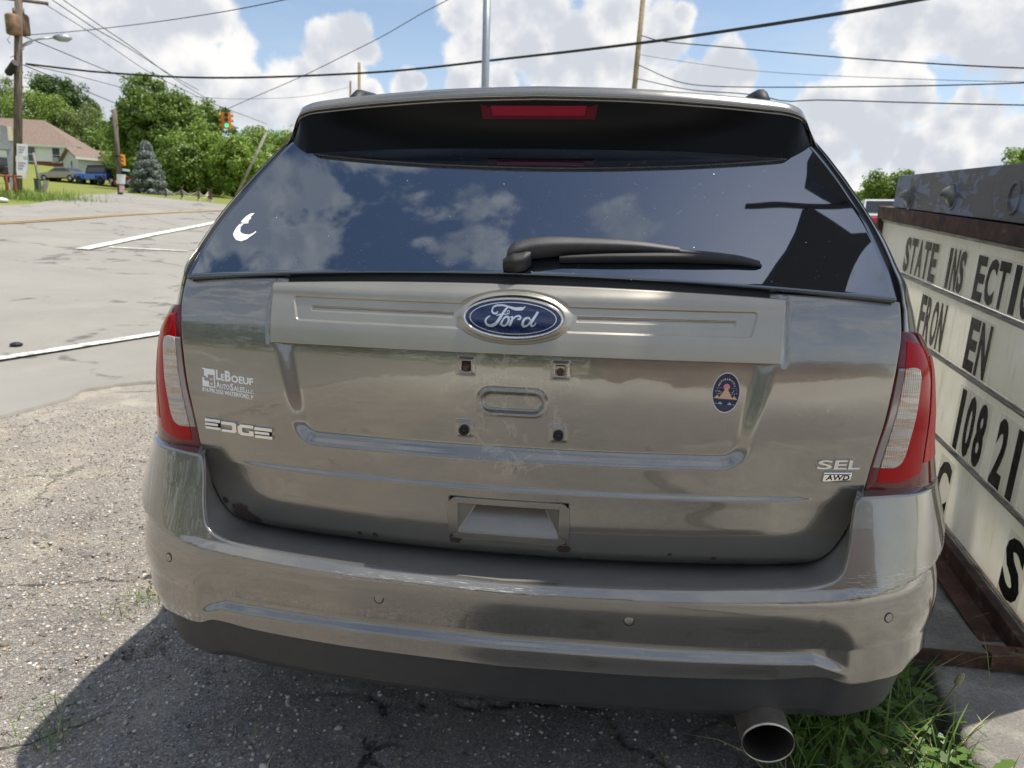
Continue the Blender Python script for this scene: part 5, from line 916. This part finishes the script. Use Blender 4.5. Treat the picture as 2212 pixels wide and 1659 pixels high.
mb = MB(); [mb.tube([lc(38, v0), lc(38+k, v0+14), lc(30+k, v0+26), lc(22, v0+34)], .012, 5) for v0, k in ((60, -14), (90, 14), (138, -16), (142, 12))]; mb.build('drop_cable', M_wire, up)
mb = MB(); c = lc(18, 158); mb.tube([c, c+np.array([.5, -.2, .3])], .13, 8); mb.build('splice_case', M_wire, up)
p2, p2b, p2t = pole('signal_pole', (260, 416), 46, (247, 237), .14, .11, M_wood, 'leaning wooden pole carrying a side traffic light and small street sign', cat='utility pole')
def signal(name, px, py, D, h_px, faces, lit, label, group=None):
    c = at(px, py, D); k = D/FPX/math.hypot(*ray(px, py)[:2]); H_ = h_px*k; o = empty(name, c, label, 'traffic light', group); vd = ray(px, py); yaw0 = math.atan2(-vd[0], vd[1])
    for fa in faces:
        a = yaw0+fa; fx, fy = math.sin(a), -math.cos(a); f3 = np.array([fx, fy, 0]); s3 = np.array([-fy, fx, 0]); u3 = np.array([0, 0, 1.0]); cc = f3*(H_*.17 if len(faces) > 1 else 0)
        mb = MB(); mb.obox(cc, s3*H_*.17, f3*H_*.12, u3*H_*.5); hs = mb.build('housing', M_or, o); bevel(hs, H_*.02)
        for j, col in enumerate(('red', 'amber', 'green')):
            lc_ = cc+u3*H_*(.33-.33*j)+f3*H_*.125; mb = MB(); n_ = 14; r_ = H_*.125
            mb.add([lc_+r_*(s3*math.cos(q)+u3*math.sin(q))+f3*.004 for q in np.linspace(0, 6.283, n_, endpoint=False)], [tuple(range(n_))]); on = lit and fa == 0 and col == lit
            mb.build('lens', M_on if on else M_lens[col], o)
            mb = MB(); m_ = 9; V = [lc_+r_*1.1*(s3*math.cos(q)+u3*math.sin(q))+f3*h for h in (0, H_*.16) for q in np.linspace(-.3, math.pi+.3, m_)]; mb.add(V, [(i, i+1, m_+i+1, m_+i) for i in range(m_-1)]); mb.build('visor', M_or if fa else M_dk, o)
    return o, c, H_
M_lens = {'red': mk('lens_red', (.10, .012, .01), .3), 'amber': mk('lens_amber', (.10, .05, .01), .3), 'green': mk('lens_green', (.01, .06, .03), .3)}
M_on = mk('lens_green_lit', (.02, .5, .3), .3); M_on.node_tree.nodes['Principled BSDF'].inputs['Emission Color'].default_value = (.03, .95, .45, 1); M_on.node_tree.nodes['Principled BSDF'].inputs['Emission Strength'].default_value = 1.1
sg1, sc1, sh1 = signal('traffic_light', 489, 261, 32, 32, (0, math.pi/2, -math.pi/2, math.pi), 'green', 'orange four-way traffic light hanging over the crossing, green lit')
mb = MB(); mb.tube([(0, 0, sh1*.5), (0, 0, sh1*.5+.22)], .03, 6); mb.box(-.12, .12, -.12, .12, sh1*.5, sh1*.5+.05); mb.build('hanger', M_dk, sg1)
sg2, _, _ = signal('traffic_light', 266, 346, 45.6, 23, (-.9,), None, 'small orange traffic light fixed to the leaning wooden pole')
mb = MB(); mb.obox(np.array([-.3, 0, .2]), (.35, 0, 0), (0, .03, 0), (0, 0, .03)); mb.build('bracket', M_dk, sg2)
lp = lambda px, py: at(px, py, 45.7)-p2b
for nm, q, m_ in (('street_sign', ((264, 364), (279, 366), (279, 371), (264, 369)), mk('pale_street_sign', (.5, .62, .66), .5)), ('pole_notice', ((252, 376), (270, 377), (269, 398), (252, 397)), M_wsign), ('pole_notice', ((258, 400), (267, 400), (267, 416), (258, 415)), mk('red_white_notice', (.6, .4, .38), .5, fn=var(9, .4)))):
    mb = MB(); P_ = [lp(*k) for k in q]; mb.add(P_+[p+np.array([.02, .03, 0]) for p in P_], BOXF); mb.build(nm, m_, p2)
pole('leaning_pole', (506, 420), 52, (575, 288), .10, .08, mk('grey_pole_wood', (.30, .27, .23), .9, fn=var(3, .3)), 'grey guy pole leaning far to the right in front of the trees', cat='pole')
pole('light_mast', (1040, 560), 20, (1052, 0), .105, .10, M_grey, 'smooth grey metal mast rising behind the middle of the SUV roof', 1.25)
pole('utility_pole', (1340, 520), 43, (1389, 0), .17, .13, M_tan, 'tan wooden utility pole leaning right, behind the SUV roof', 1.12, 'utility pole')
pole('utility_pole', (778, 500), 68, (776, 135), .16, .13, M_tan, 'short tan pole top rising over the left part of the SUV roof', cat='utility pole')
pole('utility_pole', (757, 500), 95, (757, 175), .13, .11, M_wood, 'far thin pole top left of the short tan pole', cat='utility pole')
WG = 'overhead wires'
def wire(pts, r, label, D=None):
    P_ = np.array([at(x, y, d) for x, y, d in pts]); s = np.r_[0, np.cumsum(np.linalg.norm(np.diff(P_, axis=0), axis=1))]; u = np.linspace(0, s[-1], 40); Q = np.stack([interp(u, s, P_[:, k]) for k in range(3)], -1); mb = MB(); mb.tube(Q, r, 6); c = Q.mean(0); mb.v = [tuple(np.array(v)-c) for v in mb.v]
    o = mb.build('overhead_wire', M_wire, label=label, cat='wire', group=WG, loc=tuple(c), smooth=True); return o
wire([(56, 138, 33), (230, 157, 31), (400, 167, 29.5), (600, 166, 27.5), (780, 158, 26), (1040, 133, 23), (1260, 108, 20), (1480, 80, 18), (1980, 0, 14), (2330, -70, 12)], .035, 'thickest black cable sagging from the big pole right across the sky')
wire([(1383, 76, 43), (1425, 88, 40), (1560, 101, 36), (1700, 114, 33), (1900, 130, 31), (2212, 147, 29), (2400, 150, 28)], .026, 'upper of the black cables right of the tan pole')
wire([(1381, 118, 43), (1510, 138, 40), (1642, 154, 38), (1850, 166, 36), (2212, 177, 34), (2400, 178, 33)], .011, 'faintest thin wire right of the tan pole')
wire([(1378, 140, 43), (1480, 180, 38), (1560, 187, 35), (1880, 187, 31), (2050, 184, 30), (2212, 179, 29), (2400, 170, 28)], .022, 'middle cable right of the SUV roof with a splice in it')
wire([(1376, 170, 43), (1500, 195, 36), (1642, 207, 32), (1700, 219, 31), (1760, 216, 30), (1950, 221, 29), (2212, 227, 28), (2400, 228, 27)], .022, 'lowest cable, passing just above the right spoiler corner')
wire([(89, 4, 33), (210, 80, 33), (324, 157, 32.5), (420, 205, 32), (489, 236, 32)], .013, 'span wire from the big pole down to the hanging traffic light')
wire([(113, 0, 33), (230, 76, 36), (345, 147, 42), (430, 195, 50)], .016, 'left of two parallel wires running down from the top left'); wire([(137, 0, 33), (250, 78, 36), (371, 166, 42), (450, 215, 50)], .016, 'right of two parallel wires running down from the top left')
wire([(47, 77, 33), (208, 63, 30), (416, 36, 25), (612, 0, 20), (760, -30, 18)], .012, 'thin wire rising to the right from the lamp arm'); wire([(46, 76, 33), (100, 98, 36), (208, 143, 42), (282, 172, 50), (380, 205, 62), (520, 214, 70), (640, 210, 74), (757, 188, 95)], .018, 'telephone line from the transformers to the far thin pole')
wire([(50, 140, 33), (160, 186, 38), (237, 218, 44), (300, 243, 48), (392, 281, 56)], .018, 'wire passing the leaning signal pole top'); wire([(489, 236, 32), (560, 205, 30), (650, 166, 28), (800, 92, 25), (928, 20, 22), (966, 0, 21), (1050, -50, 19)], .011, 'span wire climbing right from the hanging traffic light')
wire([(489, 236, 32), (530, 250, 42), (576, 268, 52)], .013, 'short wire from the hanging traffic light to the leaning pole'); wire([(60, 140, 33), (150, 160, 38), (255, 187, 46), (330, 205, 60), (430, 214, 75)], .014, 'thin wire just below the thickest cable at the left')
# ================================================================== HOUSES
def siding(t, b, co):
    X, Y, Z = t.sep(co); s = t.m('FRACT', t.m('MULTIPLY', Z, 5.5)); c = tuple(b.inputs['Base Color'].default_value)[:3]; t.put(b, 'Base Color', t.mix(t.m('MULTIPLY', t.ss(s, .88, .96), .35), c, tuple(x*.45 for x in c))); t.put(b, 'Normal', t.bump(s, .02))
M_side = mk('white_siding', (.86, .88, .91), .6, fn=siding); M_side2 = mk('shaded_white_siding', (.60, .62, .66), .6, fn=siding)  # second siding is white too; its grey puts the garage's shade into the colour
def shingle(t, b, co): n = t.noise(co, 5.0, 5, .7); t.put(b, 'Base Color', t.mix(t.ss(n, .35, .65), (.19, .135, .105), (.265, .195, .155))); t.put(b, 'Normal', t.bump(n, .02))
M_roof = mk('brown_shingles', (.24, .16, .12), .9, fn=shingle); M_brick = mk('red_brick', (.26, .09, .06), .9, fn=var(6, .35)); M_pane = mk('window_glass', (.03, .035, .04), .06, spec=.8); M_trim = mk('white_trim', (.75, .75, .73), .5)
def quad3(name, P_, th, mat, parent, nrm):
    """flat board with real thickness th along nrm"""
    P_ = [np.array(p, float) for p in P_]; mb = MB(); mb.add(P_+[p+np.array(nrm)*th for p in P_], BOXF); return mb.build(name, mat, parent)
def house(name, aL, aR, eL, eR, depth, ridge_h, over, wall_m, label, hip=False, found=0.0, gable_m=None):
    """front wall from ground point aL to aR; eave heights; gable roof whose ridge runs along the front"""
    A, B = np.array(aL, float), np.array(aR, float); A[2] = T(A[0], A[1]); B[2] = T(B[0], B[1]); z0 = min(A[2], B[2])-.3; u = B-A; u[2] = 0; Lw = np.linalg.norm(u); u /= Lw; n = np.array([-u[1], u[0], 0]); n = n if n@np.array([A[0], A[1], 0]) > 0 else -n
    o = empty(name, (A[0], A[1], z0), label, 'house'); O = np.array([A[0], A[1], z0]); ze = (eL+eR)/2-z0; P_ = lambda s, d, z: u*s+n*d+np.array([0, 0, z])
    mb = MB(); mb.add([P_(0, 0, found), P_(Lw, 0, found), P_(Lw, depth, found), P_(0, depth, found), P_(0, 0, ze), P_(Lw, 0, ze), P_(Lw, depth, ze), P_(0, depth, ze)], BOXF)
    if not hip: mb.add([P_(0, 0, ze), P_(0, depth, ze), P_(0, depth/2, ze+ridge_h), P_(Lw, 0, ze), P_(Lw, depth, ze), P_(Lw, depth/2, ze+ridge_h)], [(0, 1, 2), (3, 5, 4)])
    mb.build('wall', wall_m, o)
    if found: mb = MB(); mb.add([P_(-.0, .05, -.6), P_(Lw, .05, -.6), P_(Lw, depth, -.6), P_(0, depth, -.6), P_(0, .05, found), P_(Lw, .05, found), P_(Lw, depth, found), P_(0, depth, found)], BOXF); mb.build('foundation', M_brick, o)
    s0, s1 = -over, Lw+over; d0, d1 = -over, depth+over; zo = ze-over*ridge_h/(depth/2); zr = ze+ridge_h; r0, r1 = (s0, s1) if not hip else (s0, s1-(depth/2+over)*1.0); th = .16; mb = MB()
    E_ = [P_(s0, d0, zo), P_(s1, d0, zo), P_(s1, d1, zo), P_(s0, d1, zo), P_(r0, depth/2, zr), P_(r1, depth/2, zr)]; F6 = [(0, 1, 5, 4), (2, 3, 4, 5), (1, 2, 5), (3, 0, 4)]
    if not hip: F6 = F6[:2]
    up3 = np.array([0, 0, th]); k = len(E_); mb.add([p+up3 for p in E_]+E_, F6+[tuple(i+k for i in f[::-1]) for f in F6]+[(0, k, k+1, 1), (1, k+1, k+2, 2), (2, k+2, k+3, 3), (3, k+3, k, 0)] if hip else F6+[tuple(i+k for i in f[::-1]) for f in F6]+[(0, k, k+1, 1), (2, k+2, k+3, 3), (1, k+1, k+5, 5), (5, k+5, k+2, 2), (3, k+3, k+4, 4), (4, k+4, k, 0)]); mb.build('roof', M_roof, o)
    mb = MB(); mb.add([P_(s0, d0-.05, zo-.06), P_(s1, d0-.05, zo-.06), P_(s1, d0-.002, zo-.06), P_(s0, d0-.002, zo-.06), P_(s0, d0-.05, zo+th), P_(s1, d0-.05, zo+th), P_(s1, d0-.002, zo+th), P_(s0, d0-.002, zo+th)], BOXF); mb.build('gutter', M_trim, o)
    def window(s, z, w, h, side=None, ac=False):
        Q = (lambda a, d, zz: P_(a, d, zz)) if side is None else (lambda a, d, zz: P_(d, a, zz)); mb = MB(); f_ = .10
        for a, b_, c, d in ((s-f_, s+w+f_, z+h, z+h+f_), (s-f_, s+w+f_, z-f_, z), (s-f_, s, z, z+h), (s+w, s+w+f_, z, z+h), (s, s+w, z+h*.48, z+h*.52)): mb.add([Q(g_, y, zz) for zz in (c, d) for g_, y in ((a, -.06), (b_, -.06), (b_, .01), (a, .01))], BOXF)
        wf = mb.build('window', M_trim, o); mb = MB(); mb.add([Q(a, y, zz) for zz in (z, z+h) for a, y in ((s, -.02), (s+w, -.02), (s+w, .012), (s, .012))], BOXF); mb.build('pane', M_pane, wf)
        if ac: mb = MB(); mb.add([Q(a, y, zz) for zz in (z-.05, z+.5) for a, y in ((s+.1, -.45), (s+w-.1, -.45), (s+w-.1, -.021), (s+.1, -.021))], BOXF); mb.build('air_conditioner', M_grey, wf)
    return o, window, Lw, ze
D1 = 100; hA, hB = at(-70, 350, 104), at(165, 372, D1); h1, win1, L1, ze1 = house('white_house', hA, hB, at(-60, 298, 104)[2], at(160, 320, D1)[2], 9.0, 3.0, .45, M_side, 'long white house with a brown shingle roof behind the big pole', True, .75)
for px, ac in ((62, False), (116, True)):
    s = L1*(px+70)/235*1.0; win1(s, ze1-1.95, .75, 1.55, None, ac)
D2 = 92; gA, gB = at(171.5, 378, D2), at(268, 382, D2+1.5); h2, win2, L2_, ze2 = house('white_garage', gA, gB, at(171, 339, D2)[2], at(266, 350, D2+1.5)[2], 4.6, 1.0, .35, M_side2, 'small white building, its siding greyed to stand for shade, with a low brown roof beside the parked cars')
win2(L2_*.56, ze2-1.55, .62, 1.15); win2(1.6, ze2-1.45, .6, 1.2, 'end')
# ================================================================== FAR CARS
def car(name, px, py, D, yaw, L, Wd, H, paint, label, kind='sedan', extra=None):
    b_ = at(px, py, D); b_[2] = T(b_[0], b_[1])+.02; o = empty(name, b_, label, 'car', None, yaw); k = L/2; w = Wd/2
    prof = {'sedan': [(-k, .35), (-k, .70), (-k+.08, .92), (-k*.55, .98), (k*.35, .95), (k*.9, .80), (k, .62), (k, .32)], 'jeep': [(-k+.15, .48), (-k+.12, 1.05), (k*.28, 1.08), (k*.92, 1.04), (k*.95, .6), (k*.9, .48)], 'suv': [(-k, .4), (-k, .95), (-k*.9, 1.02), (k*.4, 1.02), (k*.92, .92), (k, .7), (k, .35)]}[kind]
    mb = MB(); mb.prism(prof, lambda x, z: (x, -w, z), lambda x, z: (x, w, z)); bo = mb.build('body', paint, o); bevel(bo, .09, 3)
    gh = {'sedan': [(-k*.72, .95), (-k*.34, H), (k*.10, H), (k*.42, .95)], 'jeep': [(-k+.15, 1.05), (-k+.18, H), (k*.14, H-.02), (k*.26, 1.05)], 'suv': [(-k*.97, 1.0), (-k*.78, H), (k*.12, H), (k*.45, 1.0)]}[kind]; tw = w*.84
    mb = MB(); mb.add([(x, s*(w-.04 if z < 1.1 else tw), z) for s in (-1, 1) for x, z in gh], [(0, 1, 2, 3), (7, 6, 5, 4), (0, 4, 5, 1), (1, 5, 6, 2), (2, 6, 7, 3)]); mb.build('cabin', M_dk if kind == 'jeep' else (M_trim if kind == 'suv' else paint), o)
    cx = sum(q[0] for q in gh)/4; cz = sum(q[1] for q in gh)/4
    for s in (-1, 1):
        mb = MB(); P_ = [((x-cx)*.84+cx, s*((w-.04 if z < 1.1 else tw)+.012), (z-cz)*.70+cz) for x, z in gh]; mb.add(P_, [(0, 1, 2, 3)]); mb.build('side_glass', M_pane, o)
    for (i, j) in ((0, 1), (2, 3)):
        mb = MB(); (xa_, za_), (xb_, zb_) = gh[i], gh[j]; e = -.015 if i == 0 else .015; mb.add([(xa_+(xb_-xa_)*t+e, s*(w*.84-.05*t), za_+(zb_-za_)*t+.015) for t, s in ((.15, -1), (.15, 1), (.88, 1), (.88, -1))], [(0, 1, 2, 3)]); mb.build('windscreen', M_pane, o)
    R = .33 if kind == 'sedan' else .40
    for x in (-k*.58, k*.62):
        for s in (-1, 1):
            mb = MB(); mb.lathe([(R*.6, -.11), (R*.97, -.11), (R, 0), (R*.97, .11), (R*.6, .11)], (x, s*(w-.10), R), 1, 20); wo_ = mb.build('wheel', M_tyre, o, True); mb = MB(); mb.lathe([(.02, s*.10), (R*.62, s*.105), (R*.62, -s*.08)], (x, s*(w-.10), R), 1, 16); mb.build('rim', M_alloy if kind != 'jeep' else M_tyre, wo_, True)
    for s in (-1, 1): mb = MB(); mb.box(-k-.02+(.12 if kind == 'jeep' else 0), -k+.14+(.12 if kind == 'jeep' else 0), s*w*.97-.22*(s > 0), s*w*.97+.22*(s < 0), .68, .86); mb.build('tail_light', M_red, o)
    if kind == 'sedan': mb = MB(); mb.box(-k-.06, -k+.1, -w*.96, w*.96, .38, .58); bevel(mb.build('bumper', paint, o), .04)
    if kind == 'jeep':
        mb = MB(); mb.lathe([(.02, -.02), (.36, -.02), (.40, .05), (.40, .16), (.36, .24), (.1, .24)], (-k-.10, 0, .98), 0, 20); mb.build('spare_wheel', M_tyre, o, True)
        for x in (-k*.58, k*.62):
            for s in (-1, 1): mb = MB(); mb.tube([(x-.52, s*(w+.06), .60), (x-.40, s*(w+.06), .86), (x+.40, s*(w+.06), .88), (x+.54, s*(w+.06), .62)], .07, 6); mb.build('fender_flare', paint, o)
    return o
M_cp = lambda nm, c, me=.5: mk(nm, c, .35, me, coat=1.0)
car('sedan', 141, 404, 86, math.radians(176), 4.9, 1.82, 1.42, M_cp('tan_car_paint', (.30, .26, .20)), 'old tan sedan parked on the drive left of the blue off-roader')
car('off_roader', 212, 406, 83, math.radians(172), 4.2, 1.85, 1.85, M_cp('blue_car_paint', (.01, .10, .48), .2), 'bright blue off-roader with black hard top and spare wheel', 'jeep')
car('pickup', -22, 402, 62, math.radians(150), 3.6, 1.7, 1.6, M_cp('black_car_paint', (.02, .02, .022)), 'dark vehicle cut off by the left edge behind the rusty rail', 'jeep')
car('red_suv', 1885, 512, 40, math.radians(80), 4.6, 1.85, 1.75, M_cp('red_car_paint', (.45, .02, .03), .1), 'red and white vehicle peeping over the left end of the marquee sign', 'suv')
# small red off-road kart with number plates behind the signal pole
kb = at(268, 408, 78); kb[2] = T(kb[0], kb[1]); kt = empty('kart', kb, 'small red kart with a round number nine plate behind the leaning pole', 'kart'); M_kr = mk('kart_red', (.42, .06, .04), .5)
mb = MB(); mb.tube([(-.6, 0, .45), (.7, 0, .5), (.7, 0, .9), (0, 0, 1.15), (-.6, 0, .9), (-.6, 0, .45)], .07, 8); mb.box(-.5, .5, -.35, .35, .40, .55); mb.build('frame', M_kr, kt)
for x in (-.6, .65):
    for s in (-1, 1): mb = MB(); mb.lathe([(.05, -.12), (.26, -.12), (.30, 0), (.26, .12), (.05, .12)], (x, s*.5, .30), 1, 16); mb.build('wheel', M_tyre, kt, True)
for px, py, ch, c_ in ((280.5, 392, '9', 'w'), (253, 394, '9', 'w'), (241, 391, 'P', 'w')):
    d = at(px, py, 77)-kb; vd = ray(px, py); vd = np.array([vd[0], vd[1], 0])/math.hypot(vd[0], vd[1]); rt = np.array([vd[1], -vd[0], 0]); mb = MB(); n_ = 18
    mb.add([d+.26*(rt*math.cos(q)+np.array([0, 0, 1])*math.sin(q))+vd*h for h in (0, .03) for q in np.linspace(0, 6.283, n_, endpoint=False)], [tuple(range(n_)), tuple(range(n_, 2*n_))]+[(i, (i+1) % n_, (i+1) % n_+n_, i+n_) for i in range(n_)]); pl = mb.build('number_plate', M_kr if ch == '9' else M_dk, kt)
    v, f = fit_text(ch, -.10, .10, -.17, .17, lambda x, z, l: tuple(d+rt*x+np.array([0, 0, z])-vd*(.012+l)), .004, .03); mb = MB(); mb.add(v, f); mb.build('numeral', M_wsign, pl)
# ================================================================== CHAIN FENCE, ROADSIDE BITS
fn = empty('chain_fence', at(405, 436, 44)*np.array([1, 1, 0]), 'low brown post fence with hanging white chains at the lawn edge', 'fence'); fb = np.array(fn.location); M_post = mk('brown_post', (.10, .06, .045), .8); M_chain = mk('pale_rope', (.62, .60, .52), .7)
tops = []
for px, py, pt, D in ((359, 432, 401, 44), (394, 436, 403, 43.6), (430, 439, 405, 43.6), (452, 441, 408, 44.5), (457, 443, 410, 42)):
    p = at(px, py, D); p[2] = T(p[0], p[1]); t_ = at(px, pt, D); mb = MB(); h = t_[2]-p[2]; q = p-fb; mb.lathe([(.055, -.1), (.055, h-.08), (.075, h-.07), (.075, h-.02), (.0, h)], tuple(q), 2, 10); mb.build('post', M_post, fn); mb = MB(); mb.lathe([(.11, -.05), (.10, .10), (.0, .11)], tuple(q), 2, 10); mb.build('post_base', mk('pale_block', (.5, .48, .42), .9), fn); tops.append((q, h))
for (q0, h0), (q1, h1_) in zip(tops[:3], tops[1:4]):
    for f0, sag in ((.80, .42), (.62, .40)):
        mb = MB(); mb.tube([(q0*(1-t)+q1*t)+np.array([0, 0, (h0*(1-t)+h1_*t)*f0-sag*h0*4*t*(1-t)*.9]) for t in np.linspace(0, 1, 14)], .022, 6); mb.build('chain', M_chain, fn, True)
rl = at(14, 400, 30); rl[2] = T(rl[0], rl[1]); rr_ = empty('rusty_rail', rl, 'rust red pipe rail on posts in the roadside grass at the left edge', 'railing'); M_ror = mk('rust_red_pipe', (.28, .085, .04), .8, fn=var(5, .4)); P_ = lambda x, y: at(x, y, 30)-rl
mb = MB(); mb.tube([P_(-40, 378), P_(48, 381)], .035, 8); mb.build('rail', M_ror, rr_)
for x in (12.5, 30, -20): mb = MB(); a = P_(x, 378); mb.tube([a, (a[0], a[1], -.1)], .05, 8); mb.build('post', M_ror, rr_)
for px, pt, pb, r, m_, lb, xt in ((87, 330, 402, .06, mk('grey_stake', (.28, .26, .23), .9), 'thin grey wooden stake standing in the roadside grass', 72),):
    pole('stake', (px, pb), 38, (xt, pt), r, r*.8, m_, lb, cat='stake')
cb = at(83, 412, 37); cb[2] = T(cb[0], cb[1]); mb = MB(); mb.box(-.10, .10, -.09, .09, -.1, .55); mb.box(-.115, .115, -.105, .105, .55, .59); o = mb.build('utility_box', mk('dark_green_box', (.09, .10, .085), .6), label='dark roadside utility box next to the grey stake', cat='utility box', loc=tuple(cb)); bevel(o, .02)
lb = at(95, 412, 37); lb[2] = T(lb[0], lb[1]); bo = empty('leaning_board', lb, 'small weathered board leaning over beside the roadside utility box', 'board'); mb = MB(); mb.obox((.05, 0, .26), (.10, .03, 0), (.0, .02, 0), (.10, .02, .28)); mb.build('board', mk('pale_board', (.5, .46, .40), .8, fn=var(6, .3)), bo)
# tall grey booth cut off by the left edge
gb = at(2, 395, 36); gb[2] = T(gb[0], gb[1]); bt_ = empty('sign_booth', gb, 'grey metal sign structure with a cream edge at the left border', 'sign'); P_ = lambda x, y, D=36: at(x, y, D)-gb; up1 = np.array([0, 0, 1.0])
tz = P_(15, 272)[2]; bz = P_(15, 318)[2]
def bx3(x0, x1, za, zb_, D0, D1, nm, m_): a, b_ = P_(x0, 330, D0), P_(x1, 330, D0); c, d = P_(x1, 330, D1), P_(x0, 330, D1); mb = MB(); mb.add([(q[0], q[1], z) for z in (za, zb_) for q in (a, b_, c, d)], BOXF); return mb.build(nm, m_, bt_)
M_gs = mk('grey_sheet', (.30, .31, .33), .6, fn=var(2, .2)); bx3(-60, 21, P_(0, 322)[2], tz, 36, 36.5, 'sign_face', M_gs); bx3(21.3, 31, P_(0, 302)[2], tz, 36.02, 36.6, 'cream_edge', M_cream); bx3(14, 31, -.2, P_(0, 302)[2]-.002, 36.03, 36.5, 'corner_post', M_gs); bx3(-60, -44, -.2, P_(0, 322)[2]-.002, 36.03, 36.5, 'corner_post', M_gs)
lt = onT(4, 437); mb = MB(); mb.lathe([(.0, 0), (.16, .01), (.2, .06), (.13, .13), (.0, .15)], (0, 0, 0), 2, 12); mb.build('litter_bag', M_wsign, label='white scrap of litter at the road edge by the left border', cat='litter', loc=tuple(lt), smooth=True)
rk = onT(36, 755); mb = MB(); mb.lathe([(.0, 0), (.05, .0), (.055, .02), (.03, .035), (.0, .03)], (0, 0, 0), 2, 7); mb.build('tar_lump', M_wire, label='black lump of rubber on the road beyond the white line', cat='debris', loc=(rk[0], rk[1], float(T(rk[0], rk[1]))+.03))
# building behind the camera, seen only in the paint
bh = empty('roadside_building', (9, -16, 0), 'plain brown building standing behind the camera', 'building'); mb = MB(); mb.box(-7, 9, -6, 0, 0, 4.2); mb.build('wall', mk('brown_wall', (.22, .13, .10), .8, fn=var(1.5, .25)), bh); mb = MB(); mb.box(-7.4, 9.4, -6.4, .4, 4.2, 4.5); mb.build('roof', M_gs, bh)
